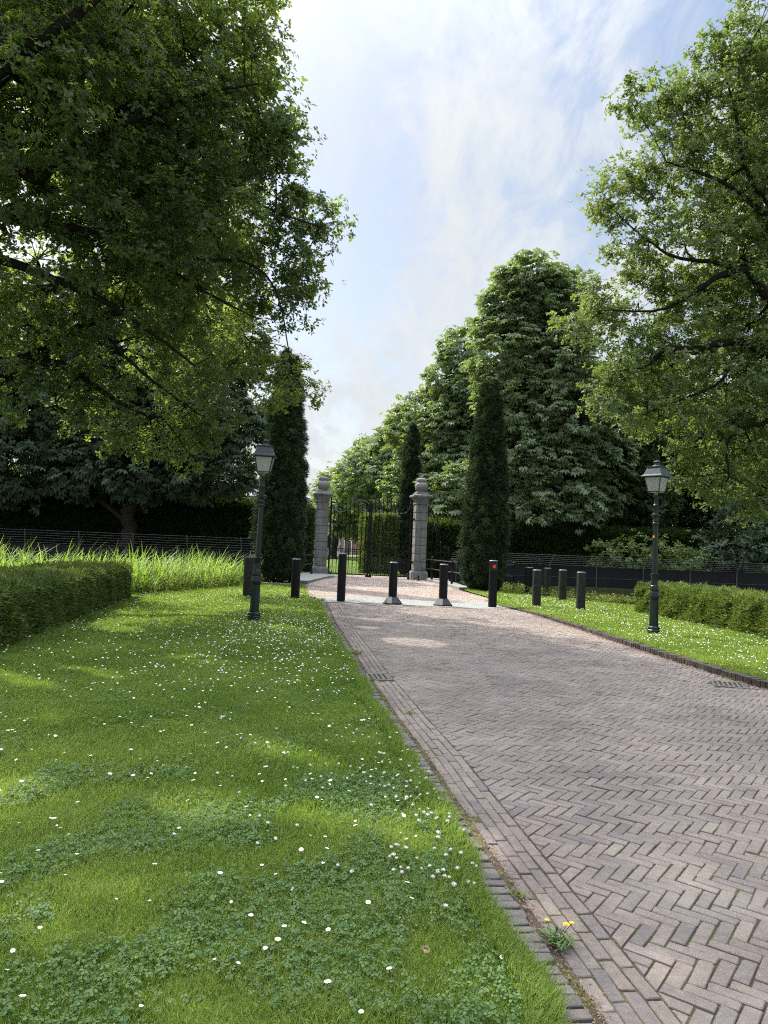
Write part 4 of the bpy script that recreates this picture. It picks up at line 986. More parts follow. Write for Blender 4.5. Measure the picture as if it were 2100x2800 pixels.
wood('shaded tree filling the gap right of the tallest chestnut', 14.0, 56, 13, 4.5, .4, 3.0)
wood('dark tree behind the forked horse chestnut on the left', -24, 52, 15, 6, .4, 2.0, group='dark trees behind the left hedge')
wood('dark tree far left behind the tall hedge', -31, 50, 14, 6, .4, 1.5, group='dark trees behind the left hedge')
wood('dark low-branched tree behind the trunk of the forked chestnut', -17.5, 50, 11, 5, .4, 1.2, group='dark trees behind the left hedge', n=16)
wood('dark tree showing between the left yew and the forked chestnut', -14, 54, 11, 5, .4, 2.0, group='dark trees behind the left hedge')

def shrub(label, base, lobes, m, dens=26, per=34, size=.17, spread=.22):
    t = thing('shrub', label, 'shrub', base, 0, 'shrubs along the right fence'); B = np.array(base, float)
    C, D, T = clumps(lobes, dens, (1, 1, 1), .4); V, F, ti = oak_leaves(C, D, T, per, size, spread)
    mk('foliage', V-B, F, M[m], t, tint=ti)
    c0 = np.array([base]*len(lobes), float); v, f = twigs(c0, np.array([l[:3] for l in lobes]), .05, .02, .1, 5)
    mk('stem', v-B, f, M['bark'], t, smooth=True)
shrub('leafy dark shrub spilling over the wire fence behind the right lamp', (15.5, 40.6, -.1), [(12.6,40.6,1.7,1.0),(14.2,40.4,1.9,1.1),(15.8,40.3,1.9,1.1),(17.2,40.3,1.5,1.0),(13.4,40.2,.9,.8),(15.2,40.0,1.0,.9),(16.8,40.0,.8,.9)], 'hedge')
shrub('tall grey-green shrub right of the lamp at the picture edge', (20.5, 42, -.1), [(20,42,2.6,1.6),(21.2,42,4.2,1.5),(20.2,42,5.6,1.2),(22.5,42,2.2,1.6),(18.9,41.6,1.6,1.2)], 'chest_dark')

# --------------------------------------------------------------------- yews
def yew(label, x, y, prof, tips, n, size=.10, lean=0):
    t = thing('yew_tree', label, 'tree', (x, y, 0), 0, 'clipped columnar yews')
    zs = np.array([p[0] for p in prof]); rs = np.array([p[1] for p in prof]); H = zs[-1]
    def rad(z, a):
        r = np.interp(z, zs, rs)
        return r*(1+.05*np.sin(a*14+z*2+3*np.sin(z*1.3))*np.sin(z*5.2+a*3)+.07*np.sin(a*3+z*.7+x)+.06*np.sin(a*5-z*1.1)+.05*np.sin(a*9+z*2.7)*np.sin(z*3.1+a*4))
    def top(a, z, d):   # several tips instead of one point
        return z
    nz, na = 90, 48
    Z, A_ = np.meshgrid(np.linspace(0, H-.05, nz), np.linspace(0, 2*PI, na, endpoint=False), indexing='ij')
    Rr = rad(Z, A_)*.9; V = np.stack([Rr*np.cos(A_), Rr*np.sin(A_), Z], 2).reshape(-1, 3)
    i, j = np.meshgrid(np.arange(nz-1), np.arange(na), indexing='ij'); j2 = (j+1) % na
    F = np.stack([i*na+j, i*na+j2, (i+1)*na+j2, (i+1)*na+j], 2).reshape(-1, 4)
    mk('trunk_mass', V, [F, np.array([[(nz-1)*na+k for k in range(na)]])], M['yew_core'], t, smooth=True)
    # foliage: bumpy clumps of upright sprigs
    nc = n//34
    z = H*rng.random(nc)**.92; a = rng.uniform(0, 2*PI, nc); r = rad(z, a)*.93+rng.normal(.02, .075, nc)
    C = np.stack([r*np.cos(a), r*np.sin(a), z], 1)
    for (tx, ty, tz, tr) in tips:
        k = 90; d = unit(k); C = np.concatenate([C, np.array([tx, ty, tz])+d*np.array([tr, tr, .45])*rng.random((k, 1))**.5])
    out_ = C*np.array([1, 1, 0]); out_ /= np.linalg.norm(out_, axis=1)[:, None]+.05
    per = 34; N = len(C)*per
    off = rng.normal(size=(N, 3))*np.array([.062, .062, .085]); P = np.repeat(C, per, 0)+off; O = np.repeat(out_, per, 0)
    dv = O*.75+np.array([0, 0, .8])+.55*unit(N)+off*3; nv = O+.5*unit(N)
    V, F = inst(SPRIG, SPRIG_F, basis(dv, nv), P, (size*rng.uniform(.7, 1.3, N))[:, None])
    ti = np.clip(np.repeat(np.repeat(rng.normal(.42, .28, len(C)), per)+rng.normal(0, .15, N), len(SPRIG)), 0, 1)
    mk('crown', V, F, M['yew'], t, tint=ti)
PR = [(0,.40),(.3,.61),(.7,.76),(1.7,.86),(3.1,.82),(4.5,.70),(5.8,.57),(7.1,.43),(8.0,.31),(8.5,.14)]
yew('clipped dark yew column right of the gate behind the red cross bollard', 4.27, 29.9, PR, [(-.13,0,8.35,.12),(.15,0,8.5,.13)], 52000)
PL = [(0,.38),(.3,.62),(.8,.81),(1.9,.91),(3.2,.89),(5,.74),(6.6,.60),(7.8,.45),(8.6,.32),(9.1,.14)]
yew('clipped dark yew column left of the gate behind the left lamp', -4.16, 29.06, PL, [(-.12,0,9.1,.15),(.22,0,8.85,.14)], 52000)
P3 = [(0,.6),(1,.72),(3,.76),(5,.66),(7,.53),(8.5,.38),(9.5,.15)]
yew('narrow farther yew column seen behind the right gate pillar', 1.75, 48, P3, [(0,0,9.6,.15),(.2,0,9.2,.14)], 20000, .12)

# ------------------------------------------------------------------- hedges
def hedge(label, front, width, h, n, m, size, inward, cat='hedge', group=None, name='hedge', rough=.05, z0=0):
    """front: polyline of the face towards the drive; inward: unit vector pointing into the hedge"""
    fp = np.array(front, float); iv = np.array(inward, float)
    t = thing(name, label, cat, (fp[0, 0], fp[0, 1], z0), 0, group); B = np.array([fp[0, 0], fp[0, 1], z0])
    s = np.concatenate([[0], np.cumsum(np.hypot(*np.diff(fp, axis=0).T))]); L = s[-1]
    at = lambda u: np.stack([np.interp(u, s, fp[:, 0]), np.interp(u, s, fp[:, 1])], 1)
    # core
    u = np.linspace(.06, L-.06, 24); f0 = at(u)+iv*.07; f1 = at(u)+iv*(width-.07); k = len(u)
    V = np.concatenate([np.c_[f0, np.full(k, z0)], np.c_[f0, np.full(k, z0+h-.07)], np.c_[f1, np.full(k, z0+h-.07)], np.c_[f1, np.full(k, z0)]])
    F = [(i+r*k, i+1+r*k, i+1+(r+1)*k, i+(r+1)*k) for r in range(3) for i in range(k-1)]+[(0, k, 2*k, 3*k), (k-1, 4*k-1, 3*k-1, 2*k-1)]
    mk('stems', V-B, [np.array(F)], M['yew_core'], t)
    A1, A2, A3 = L*h, L*width, width*h*2
    pr = np.array([A1, A2, A3, A1*.35]); pr /= pr.sum()
    w = rng.choice(4, n, p=pr); uu = rng.uniform(0, L, n); vv = rng.random(n); aa = rng.random(n)
    P = np.zeros((n, 3)); O = np.zeros((n, 3))
    dirs = np.gradient(fp, axis=0)[0]; dirs = dirs/np.linalg.norm(dirs)
    q = w == 0; P[q, :2] = at(uu[q]); P[q, 2] = vv[q]*h; O[q, :2] = -iv
    q = w == 1; P[q, :2] = at(uu[q])+iv*(aa[q]*width)[:, None]; P[q, 2] = h; O[q, 2] = 1
    q = w == 2; e = (rng.random(n) < .5)
    ue = np.where(e, 0, L); P[q, :2] = at(ue[q])+iv*(aa[q]*width)[:, None]; P[q, 2] = vv[q]*h; O[q, :2] = np.where(e[q], -1, 1)[:, None]*dirs
    q = w == 3; P[q, :2] = at(uu[q])+iv*width; P[q, 2] = vv[q]*h; O[q, :2] = iv
    bump_ = (lf(P[:, 0]*1.5+P[:, 2], P[:, 1]*1.5+P[:, 2]*1.3, 2.6)-.5)*rough*2
    P = P+O*(bump_+rng.normal(0, .025, n)-.02)[:, None]; P[:, 2] += z0
    dv = O*.8+np.array([0, 0, .45])+.75*unit(n); nv = O+.6*unit(n)
    stray = (w == 1) & (rng.random(n) < .10); P[stray, 2] += rng.uniform(.02, .11, stray.sum()); dv[stray, 2] += 1.2
    sc = size*rng.uniform(.6, 1.3, n)*np.where(w == 1, 1.25, 1)
    V, F = inst(SPRIG, SPRIG_F, basis(dv, nv), P-B, sc[:, None])
    ti = np.repeat(np.clip(lf(P[:, 0]*2, P[:, 1]*2+P[:, 2]*3, 2)*.5+.12+rng.normal(0, .3, n), 0, 1), len(SPRIG))
    mk('foliage', V, F, M[m], t, tint=ti)
    return t
hedge('low clipped yew hedge in the shade along the left lawn', [(-6.86,19.55),(-5.9,14),(-5.2,9.87),(-4.9,7.0)], 1.5, .78, 60000, 'hedge', .085, (-1, -.1), group='low hedges along the lawns')
hedge('low clipped yew hedge in full sun along the right lawn', [(7.55,21.1),(7.75,18.5),(7.95,14.67),(8.15,11.5)], 1.5, .71, 60000, 'hedge', .085, (1, .02), group='low hedges along the lawns', rough=.07, z0=.06)
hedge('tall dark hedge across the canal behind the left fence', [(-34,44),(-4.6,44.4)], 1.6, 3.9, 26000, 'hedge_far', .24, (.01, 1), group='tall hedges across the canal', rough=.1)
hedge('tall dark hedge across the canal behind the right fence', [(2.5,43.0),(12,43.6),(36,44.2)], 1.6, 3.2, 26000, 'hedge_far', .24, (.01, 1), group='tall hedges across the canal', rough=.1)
for i, (x, lab) in enumerate(((-1.1, 'yellow-green clipped hedge block nearest the middle of the gate'), (-.48, 'yellow-green clipped hedge block between two others behind the gate'), (.14, 'yellow-green clipped hedge block beside the narrow farther yew'))):
    hedge(lab, [(x, 46+.3*i), (x+(.34 if i < 2 else .85), 46.17+.3*i+(.25 if i == 2 else 0))], .95, 3.7+.05*i, 6000, 'clip', .11, (-.45, .89), group='clipped hedge blocks behind the gate', rough=.06)

# -------------------------------------------------------------------- reeds
def strips(P, h, w, bend, a, nseg=4):
    N = len(P); side = np.stack([np.cos(a+PI/2), np.sin(a+PI/2), np.zeros(N)], 1); fw = np.stack([np.cos(a), np.sin(a), np.zeros(N)], 1)
    rows = []
    for k in range(nseg+1):
        t = k/nseg; c = P+fw*(bend*h*t**2.2)[:, None]; c[:, 2] += h*(t-.35*bend*t**3)
        ww = (w*(1-t**1.6)+.0015)[:, None]*(.75 if k == 0 else 1)
        rows += [c-side*ww, c+side*ww]
    V = np.stack(rows, 1).reshape(-1, 3); b = (np.arange(N)*2*(nseg+1))[:, None]
    return V, [np.concatenate([b+np.array([[2*k, 2*k+1, 2*k+3, 2*k+2]]) for k in range(nseg)])]
x, y = scatter(60000, -24, -4.8, 20.4, 29, lambda x, y: (x < bankL(y)+.1) & (y-20.3 < 3.6+.0*x) | ((x < bankL(y)+.1) & (x > bankL(y)-2.6)))
k = rng.random(len(x)) < .17; x, y = x[k], y[k]; N = len(x)
h = rng.uniform(.65, 1.75, N)*(.72+.5*lf(x*2, y*2, 2)); a = rng.normal(.2, 1.5, N)
V, F = strips(np.stack([x, y, np.full(N, -.12)], 1), h, rng.uniform(.015, .034, N), rng.uniform(.2, 1.1, N)**1.1, a)
tag(mk('reeds', V, F, M['reed'], tint=np.repeat(np.clip(rng.normal(.42, .33, N), 0, 1), 10)), kind='stuff')
# yellow-green weeds along the canal edge
def weeds(n, f, hh):
    x, y, z = f(n); N = len(x)
    P = np.stack([x, y, z], 1); st = rng.uniform(.4, 1, N)*hh
    per = 7; Q = np.repeat(P, per, 0); Q[:, 2] += np.repeat(st, per)*rng.random(N*per); Q[:, :2] += rng.normal(0, .04, (N*per, 2))
    V1, F1 = inst(LEAF, LEAF_F, basis(unit(N*per)*np.array([1, 1, .4]), np.array([0, 0, 1])+.6*unit(N*per)), Q, (.075*rng.uniform(.5, 1.2, N*per))[:, None])
    V2, F2 = blades(P, st*1.1, np.full(N, .006), .2)
    V, F = join([(V1, F1), (V2, F2)])
    return V, F, np.clip(np.concatenate([np.repeat(rng.normal(.5, .25, N*per), 10), np.full(N*5, .3)]), 0, 1)
def edgeR(n):
    y = np.concatenate([rng.uniform(22.6, 31, n*2//3), rng.uniform(22.5, 24.5, n//3)]); x = bankR(y)-np.abs(rng.normal(0, .35, len(y))); k = x < 12
    return x[k], y[k], np.full(k.sum(), .02)
def edgeLf(n):
    y = rng.uniform(20.4, 28.6, n); x = bankL(y)+rng.normal(-.35, .35, n); return x, y, np.zeros(n)
a1 = weeds(900, edgeR, .40); a2 = weeds(1500, edgeLf, .55)
tag(mk('bank_weeds', a1[0], a1[1], M['weed'], tint=a1[2]), kind='stuff'); tag(mk('bank_weeds', a2[0], a2[1], M['weed'], tint=a2[2]), kind='stuff')

# ------------------------------------------------------------------- flowers
def flower_mesh(r, petals, stem, h):
    b = MB(); n = petals
    for i in range(n):
        a = 2*PI*i/n; c, s = math.cos(a), math.sin(a)
        P = [(.28*r, -.10*r, h), (.75*r, -.20*r, h+.16*r), (1.0*r, 0, h+.10*r), (.75*r, .20*r, h+.16*r), (.28*r, .10*r, h)]
        b.add([(u*c-v*s, u*s+v*c, z) for u, v, z in P], [(0, 1, 2, 3, 4)], 0)
    b.lathe([(.36*r, h-.02*r), (.30*r, h+.16*r), (.04*r, h+.22*r)], 8, mi=1)
    b.tube([(0, 0, 0), (.06*r, 0, h*.5), (0, 0, h)], .0011, 4, mi=2)
    return b
def clover_mesh(r, h):
    b = MB()
    for k in range(34):
        d = unit(1)[0]; d[2] = abs(d[2])*.9+.05*d[2]; c = np.array([0, 0, h])+d*r*.62
        s = np.cross(d, [.3, .2, .9]); s /= np.linalg.norm(s); w = r*.19
        b.add([c-s*w, c+d*r*.28, c+d*r*.62, c+s*w+d*r*.1], [(0, 1, 2, 3)], 0)
    b.lathe([(.3*r, h-.5*r), (.7*r, h-.1*r), (.62*r, h+.35*r), (.1*r, h+.62*r)], 8, mi=0)
    b.tube([(0, 0, 0), (.002, 0, h*.6), (0, 0, h-.4*r)], .0013, 4, mi=1)
    return b
def dens_d(x, y):
    d = .18+1.1*np.exp(-((x+1.7)/1.3)**2-((y-12.5)/2.6)**2)+.35*np.exp(-((x+1.2)/1.2)**2-((y-9)/1.5)**2)+.25*lf(x, y, 1.7)
    return d*(lf(x*1.5, y*1.5, 3)+.25)
def pick(n, x0, x1, y0, y1, test, dens):
    x, y = scatter(n*12, x0, x1, y0, y1, test); d = dens(x, y); k = rng.random(len(x)) < d/d.max(); return x[k][:n], y[k][:n]
x1, y1 = pick(95, -1.9, .6, 2.25, 4.2, lambda x, y: inL(x, y) & (x < edgeL(y)-.05), lambda x, y: .25+lf(x*2, y*2, 3)**2)
x2, y2 = pick(205, -3.6, .5, 4.2, 7.4, lambda x, y: inL(x, y) & (x < edgeL(y)-.05), lambda x, y: .12+lf(x*2, y*2, 3)**3)
x = np.concatenate([x1, x2]); y = np.concatenate([y1, y2]); k = np.ones(len(x), bool); k[:50:1] = rng.random(50) < .6; k[len(x1):] = True
x, y = x[k], y[k]
protos = [flower_mesh(r, p, 0, h) for r, p, h in ((.0125, 13, .062), (.0105, 11, .055), (.014, 14, .07))]
pm = []
for p_ in protos:
    o = p_.build('daisy', [M['white'], M['yellow'], M['grass']]); pm.append(o.data); bpy.data.objects.remove(o)
for i in range(len(x)):
    o = bpy.data.objects.new('daisy', pm[i % 3]); COL.objects.link(o)
    o.location = (x[i], y[i], float(zl(x[i:i+1], y[i:i+1])[0])); o.rotation_euler = (rng.normal(0, .22), rng.normal(0, .22), rng.uniform(0, 6)); s = rng.uniform(.65, 1.05); o.scale = (s, s, 1)
    tag(o, 'small white daisy with yellow centre open in the shaded near lawn', 'daisy', 'daisies in the near lawn')
cm = []
for q in range(3):
    o = clover_mesh((.0105, .012, .009)[q], (.065, .075, .06)[q]).build('clover_flower', [M['cream'], M['grass']]); cm.append(o.data); bpy.data.objects.remove(o)
cx = [(.32, 4.15, .16, .45, 46), (.30, 3.55, .14, .14, 20), (-.1, 4.9, .3, .4, 40), (-.35, 3.75, .35, .2, 10), (.12, 5.8, .2, .4, 26), (-.5, 5.3, .4, .5, 22)]
for mx_, my_, sx_, sy_, n_ in cx:
    for q in range(n_):
        x_, y_ = rng.normal(mx_, sx_), rng.normal(my_, sy_)
        if x_ > float(edgeL(y_))-.02: continue
        o = bpy.data.objects.new('clover_flower', cm[q % 3]); COL.objects.link(o); o.location = (x_, y_, float(zl(np.array([x_]), np.array([y_]))[0]))
        o.rotation_euler = (rng.normal(0, .2), rng.normal(0, .2), rng.uniform(0, 6))
        tag(o, 'round creamy white clover flower among clover leaves near the brick edging', 'clover flower', 'clover flowers near the brick edging')
# the thousands farther off
def far_flowers(x, y, zf, r):
    N = len(x); P = np.stack([x, y, zf(x, y)+rng.uniform(.055, .085, N)], 1)
    a = np.arange(7)*2*PI/7; T = np.c_[np.cos(a), np.sin(a), np.zeros(7)]
    T = np.concatenate([T, [[0, 0, .5]]])
    F = [np.array([(i, (i+1) % 7, 7) for i in range(7)])]
    return inst(T, F, basis(np.array([1., 0, 0])+.25*unit(N), np.array([0, 0, 1])+.45*unit(N)), P, (r*rng.uniform(.7, 1.25, N))[:, None])
x, y = pick(1700, -8, .1, 7.4, 20.5, lambda x, y: inL(x, y) & (x < edgeL(y)-.05), dens_d)
xb, yb = pick(250, -5, -1.3, 20.3, 24, lambda x, y: inL(x, y), lambda x, y: .5+lf(x, y, 2))
x, y = np.concatenate([x, xb]), np.concatenate([y, yb])
V, F = far_flowers(x, y, zl, .0115); tag(mk('far_daisies', V, F, M['white']), kind='stuff')
x, y = pick(850, 4.3, 8.0, 8.3, 20.5, lambda x, y: inR(x, y) & (x > curbR(y)+.25), lambda x, y: .2+lf(x*1.2, y*1.2, 2.6)**2+.4*np.exp(-((x-5.6)/.9)**2-((y-13.5)/2)**2))
xb, yb = pick(500, 3.8, 7.2, 20.5, 27, lambda x, y: inR(x, y) & (x > curbR(y)+.25), lambda x, y: .3+lf(x, y, 2))
x, y = np.concatenate([x, xb]), np.concatenate([y, yb])
V, F = far_flowers(x, y, zr, .012); tag(mk('far_daisies', V, F, M['white']), kind='stuff')
ye = rng.uniform(22.8, 30.5, 80); xe = bankR(ye)-np.abs(rng.normal(0, .45, 80))-.1
V, F = far_flowers(xe, ye, lambda x, y: np.full(len(x), .08)+rng.uniform(0, .3, len(x)), .020); tag(mk('yellow_bank_flowers', V, F, M['yellow']), kind='stuff')
ye = rng.uniform(26.4, 28.2, 22); xe = rng.uniform(-4.7, -3.0, 22)
V, F = far_flowers(xe, ye, lambda x, y: np.full(len(x), .05)+rng.uniform(0, .2, len(x)), .016); tag(mk('yellow_bank_flowers', V, F, M['yellow']), kind='stuff')

# yellow hawkbit on the brick edging
thing('hawkbit_plant', 'leafy weed with yellow flowers growing from the brick edging', 'wild flower', (.78, 3.02, .01)).scale = (.82, .82, .82)
t = bpy.data.objects['hawkbit_plant']
n = 46; a = rng.uniform(0, 2*PI, n); P = np.c_[rng.normal(0, .035, (n, 2)), np.zeros(n)]
V, F = strips(P, rng.uniform(.04, .085, n), rng.uniform(.004, .008, n), rng.uniform(.9, 1.6, n), a, 3)
mk('leaves', V, F, M['clover'], t, tint=np.repeat(np.clip(rng.normal(.7, .2, n), 0, 1), 8))
for q, (dx, dy, h_, r_) in enumerate(((.055, .03, .075, .019), (.085, .04, .08, .014), (-.03, .09, .065, .012))):
    b = MB()
    for ring, (rr, zz) in enumerate(((1, 0), (.75, .12), (.45, .2))):
        for i in range(12):
            a_ = 2*PI*i/12+ring*.26; c_, s_ = math.cos(a_), math.sin(a_); R_ = r_*rr
            b.add([(dx+u*c_*R_-v*s_*R_, dy+u*s_*R_+v*c_*R_, h_+zz*r_+w*R_) for u, v, w in ((.1,-.08,0),(.9,-.16,.16),(1,.0,.18),(.9,.16,.16),(.1,.08,0))], [(0,1,2,3,4)], 0)
    b.lathe([(.2*r_, h_-.5*r_), (.36*r_, h_-.05*r_)], 8, mi=1); b.tube([(dx*.2, dy*.2, 0), (dx*.6, dy*.6, h_*.6), (dx, dy, h_-.3*r_)], .0016, 5, mi=1)
    b.build('flower', [M['yellow'], M['clover']], t)
for lab, x_, y_, n, s in (('grassy weed tuft in the gutter just beyond the drain grate', -.32, 10.85, 60, 1.0), ('tiny grass tuft between gutter bricks nearer than the drain grate', .33, 7.05, 26, .6), ('small green weed tuft in the kerb beside the right drain grate', 4.86, 9.9, 40, .9), ('straggly weed tuft at the corner of the concrete strip', -1.72, 20.9, 90, 1.6)):
    t = thing('weed_tuft', lab, 'weed', (x_, y_, 0), 0, 'weed tufts between the bricks')
    a = rng.uniform(0, 2*PI, n); P = np.c_[rng.normal(0, .05*s, (n, 2)), np.zeros(n)]
    V, F = strips(P, rng.uniform(.04, .09, n)*s, np.full(n, .004*s), rng.uniform(.3, 1, n), a, 3)
    mk('blades', V, F, M['weed'] if s < 1.2 else M['grass'], t, tint=np.repeat(np.clip(rng.normal(.5, .2, n), 0, 1), 8))

for q in range(16):
    yy = rng.uniform(2.4, 15); n = int(rng.integers(8, 24)); s = rng.uniform(.35, .8)
    t = thing('weed_sprout', 'small green weed sprout in the debris between gutter and edging bricks', 'weed', (float(gutR(yy))-rng.uniform(.26, .42), yy, 0), 0, 'weed sprouts along the gutter')
    a = rng.uniform(0, 2*PI, n); P = np.c_[rng.normal(0, .03*s, (n, 2)), np.zeros(n)]
    V, F = strips(P, rng.uniform(.03, .08, n)*s, np.full(n, .004*s), rng.uniform(.3, 1.2, n), a, 3)
    mk('blades', V, F, M['weed'] if q % 2 else M['grass'], t, tint=np.repeat(np.clip(rng.normal(.4, .2, n), 0, .9), 8))

# dry leaves and crumbs
def dry_leaf(label, x_, y_, z_, s, grp=None):
    P = []
    out_ = [(0,.0),(.15,.10),(.28,.07),(.38,.22),(.50,.12),(.64,.27),(.74,.14),(.90,.16),(1,0)]
    top_ = out_; bot_ = [(u, -v*.9) for u, v in out_[-2:0:-1]]
    V = [(u*s, v*s, s*(.10*math.sin(u*5)+.35*v*v+.05)) for u, v in top_+bot_]+[(u*s, 0, s*(.02+.1*math.sin(u*4))) for u in (.25, .5, .75)]
    n = len(top_+bot_); k = len(top_)
    F3 = [(i, i+1, n+min(2, max(0, int(out_[i][0]*4-.2)))) for i in range(k-1)]
    F3 += [(i, (i+1) % n, n+min(2, max(0, int((top_+bot_)[i][0]*4-.6)))) for i in range(k-1, n)]
    o = mk('dry_leaf', V, [np.array(F3)], M['dryleaf'], smooth=True, loc=(x_, y_, z_)); o.rotation_euler = (rng.normal(0, .35), rng.normal(0, .35), rng.uniform(0, 6))
    tag(o, label, 'dry leaf', grp)
dry_leaf('tan curled oak leaf lying on the lawn at the lower right', .22, 2.86, .06, .075)
dry_leaf('small brown oak leaf lying on the lawn above the tan one', .14, 3.02, .06, .05)
dry_leaf('reddish dry leaf lying on the brick edging below the clover', .72, 3.78, .025, .05)
dry_leaf('little rust coloured leaf lying on the soldier bricks', .72, 2.98, .022, .04)
dry_leaf('pale brown leaf lying deep in the middle of the near lawn', -.55, 4.2, .06, .05)
for q in range(14):
    yy = rng.uniform(2.3, 6.5); dry_leaf('crumpled brown leaf scrap lying in the gutter debris', float(gutR(yy))-rng.uniform(.26, .34), yy, .012, rng.uniform(.018, .035), 'leaf scraps in the gutter')
n = 5200; yy = .8+19*rng.random(n)**1.5; off = rng.normal(.295, .03, n)+.06*(lf(yy, yy, 3)-.5); xx = gutR(yy)-off
V, F = inst(LEAF*np.array([1, .8, 1]), LEAF_F, basis(unit(n)*np.array([1, 1, .2]), np.array([0, 0, 1])+.5*unit(n)), np.stack([xx, yy, rng.uniform(.0, .012, n)], 1), (rng.uniform(.006, .018, n))[:, None])
yk = rng.uniform(8.6, 20, 2600); xk = curbR(yk)-np.abs(rng.normal(.03, .05, 2600))
V2, F2 = inst(LEAF, LEAF_F, basis(unit(2600)*np.array([1, 1, .2]), np.array([0, 0, 1])+.5*unit(2600)), np.stack([xk, yk, rng.uniform(.002, .014, 2600)], 1), (rng.uniform(.012, .028, 2600))[:, None])
V, F = join([(V, F), (V2, F2)])
tag(mk('leaf_litter', V, F, M['dryleaf']), kind='stuff')
# moss in the joints of the near paving
n = 60000; yy = 1.6+9*rng.random(n)**1.6; xx = rng.uniform(-.3, 4.5, n); k = (xx > gutR(yy)-.35) & (xx < .64*yy+.4) & (lf(xx*3, yy*3, 3) > .47); xx, yy = xx[k], yy[k]; n = len(xx)
v, f = blades(np.stack([xx, yy, np.full(n, -.012)], 1), rng.uniform(.007, .0128, n), .0022, .8)
tag(mk('joint_moss', v, f, M['moss'], tint=np.repeat(rng.random(n), 5)), kind='stuff')
# ------------------------------------------------------------ light, sky, camera
EL, AZ = math.radians(46), math.radians(-45)     # sun ahead and to the left
sd = np.array([math.cos(EL)*math.sin(AZ), math.cos(EL)*math.cos(AZ), math.sin(EL)])
from mathutils import Vector, Matrix
L = bpy.data.lights.new('Sun', 'SUN'); L.energy = 4.1; L.angle = math.radians(.55); L.color = (1, .95, .86)
lo = bpy.data.objects.new('Sun', L); COL.objects.link(lo); lo.rotation_euler = Vector(sd).to_track_quat('Z', 'Y').to_euler(); lo.location = (-30, 30, 40)
w = bpy.data.worlds.new('World'); SC.world = w; w.use_nodes = True; nt = w.node_tree; nt.nodes.clear()
out = nt.nodes.new('ShaderNodeOutputWorld'); bg = nd(nt, 'ShaderNodeBackground', Strength=.12)
sky = nt.nodes.new('ShaderNodeTexSky'); sky.sky_type = 'NISHITA'; sky.sun_disc = False; sky.sun_elevation = EL; sky.sun_rotation = AZ; sky.air_density = 1.2; sky.dust_density = 2.0; sky.ozone_density = 1.0
tc = nt.nodes.new('ShaderNodeTexCoord')
sx = nt.nodes.new('ShaderNodeSeparateXYZ'); nt.links.new(tc.outputs['Generated'], sx.inputs[0])
def mth(op, a, b=None):
    n = nt.nodes.new('ShaderNodeMath'); n.operation = op
    for i, v in enumerate((a, b)):
        if v is None: continue
        if isinstance(v, bpy.types.NodeSocket): nt.links.new(v, n.inputs[i])
        else: n.inputs[i].default_value = v
    return n.outputs[0]
zz = mth('ADD', mth('MAXIMUM', sx.outputs[2], 0), .22)
cb = nt.nodes.new('ShaderNodeCombineXYZ'); nt.links.new(mth('DIVIDE', sx.outputs[0], zz), cb.inputs[0]); nt.links.new(mth('DIVIDE', sx.outputs[1], zz), cb.inputs[1])
mp = nd(nt, 'ShaderNodeMapping'); mp.inputs['Rotation'].default_value = (0, 0, math.radians(48)); mp.inputs['Scale'].default_value = (2.6, 1.0, 1); mp.inputs['Location'].default_value = (3.1, 1.7, 0)
nt.links.new(cb.outputs[0], mp.inputs[0])
c1 = noise(nt, 1.5, 10, .66, .5, mp.outputs[0]); 
mp2 = nd(nt, 'ShaderNodeMapping'); mp2.inputs['Rotation'].default_value = (0, 0, math.radians(35)); mp2.inputs['Scale'].default_value = (5.0, 2.0, 1)
nt.links.new(cb.outputs[0], mp2.inputs[0]); c2 = noise(nt, 1.6, 10, .68, .8, mp2.outputs[0])
f = mth('ADD', mth('MULTIPLY', c1, .72), mth('MULTIPLY', c2, .28))
cov = ramp(nt, f, [(.40, (.10,.10,.10)), (.46, (.34,.34,.34)), (.515, (.72,.72,.72)), (.585, (1, 1, 1))])
hz = ramp(nt, sx.outputs[2], [(0, (.7,.7,.7)), (.15, (.30,.30,.30)), (.32, (0, 0, 0))])
cov2 = mth('MINIMUM', mth('ADD', cov, hz), 1.0)
cl = ramp(nt, c2, [(.3, (3.55, 3.85, 4.15)), (.5, (3.95, 4.15, 4.35)), (.7, (4.25, 4.4, 4.5))])
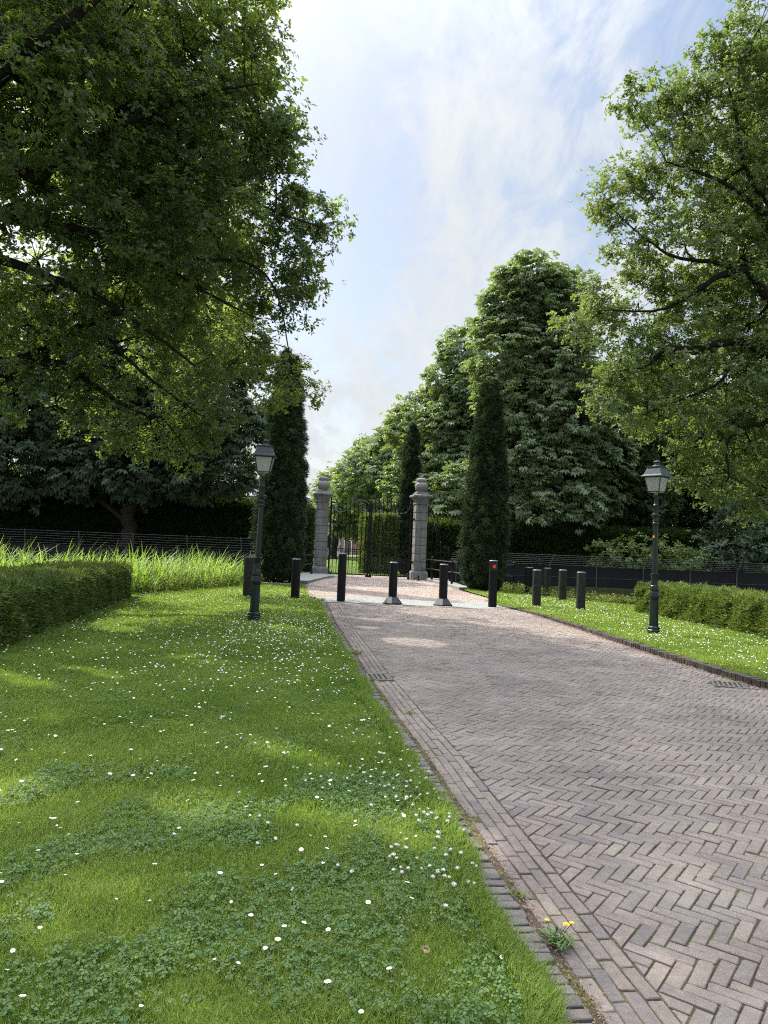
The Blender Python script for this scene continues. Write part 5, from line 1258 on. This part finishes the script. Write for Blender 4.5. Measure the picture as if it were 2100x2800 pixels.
tint = mixc(nt, 1.0, sky.outputs[0], (.86, .84, .82), 'MULTIPLY')
# out-of-view sky brightening added to fill shade: glow round the sun, dome overhead
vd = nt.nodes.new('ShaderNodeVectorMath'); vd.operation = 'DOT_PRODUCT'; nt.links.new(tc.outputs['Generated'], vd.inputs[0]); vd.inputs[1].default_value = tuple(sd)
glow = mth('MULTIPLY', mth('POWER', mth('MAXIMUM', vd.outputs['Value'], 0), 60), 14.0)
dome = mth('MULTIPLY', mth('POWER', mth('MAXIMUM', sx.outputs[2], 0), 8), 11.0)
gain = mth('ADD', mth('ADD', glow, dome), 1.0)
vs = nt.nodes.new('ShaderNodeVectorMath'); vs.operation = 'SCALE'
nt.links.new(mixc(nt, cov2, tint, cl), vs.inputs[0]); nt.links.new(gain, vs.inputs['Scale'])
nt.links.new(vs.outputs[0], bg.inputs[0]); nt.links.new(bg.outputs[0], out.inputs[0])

cam = bpy.data.cameras.new('Camera'); cam.sensor_fit = 'VERTICAL'; cam.sensor_height = 36; cam.lens = 36*1950/2800; cam.clip_end = 3000; cam.clip_start = .05
co = bpy.data.objects.new('Camera', cam); COL.objects.link(co); SC.camera = co
p, r = math.radians(2.94), math.radians(2.3)
Fw = np.array([0, math.cos(p), math.sin(p)]); U0 = np.array([0, -math.sin(p), math.cos(p)]); R0 = np.array([1., 0, 0])
U = U0*math.cos(r)-R0*math.sin(r); R = R0*math.cos(r)+U0*math.sin(r)
co.matrix_world = Matrix([[R[0], U[0], -Fw[0], 0], [R[1], U[1], -Fw[1], 0], [R[2], U[2], -Fw[2], 1.6], [0, 0, 0, 1]])
SC.view_settings.view_transform = 'Standard'; SC.view_settings.look = 'None'; SC.view_settings.exposure = 0.75; SC.view_settings.gamma = 1
SC.render.engine = 'CYCLES'
cy = SC.cycles; cy.max_bounces = 7; cy.diffuse_bounces = 4; cy.transmission_bounces = 5; cy.glossy_bounces = 3; cy.use_denoising = False; cy.filter_width = 1.15; cy.sample_clamp_indirect = 6
SC.render.resolution_x = 768; SC.render.resolution_y = 1024
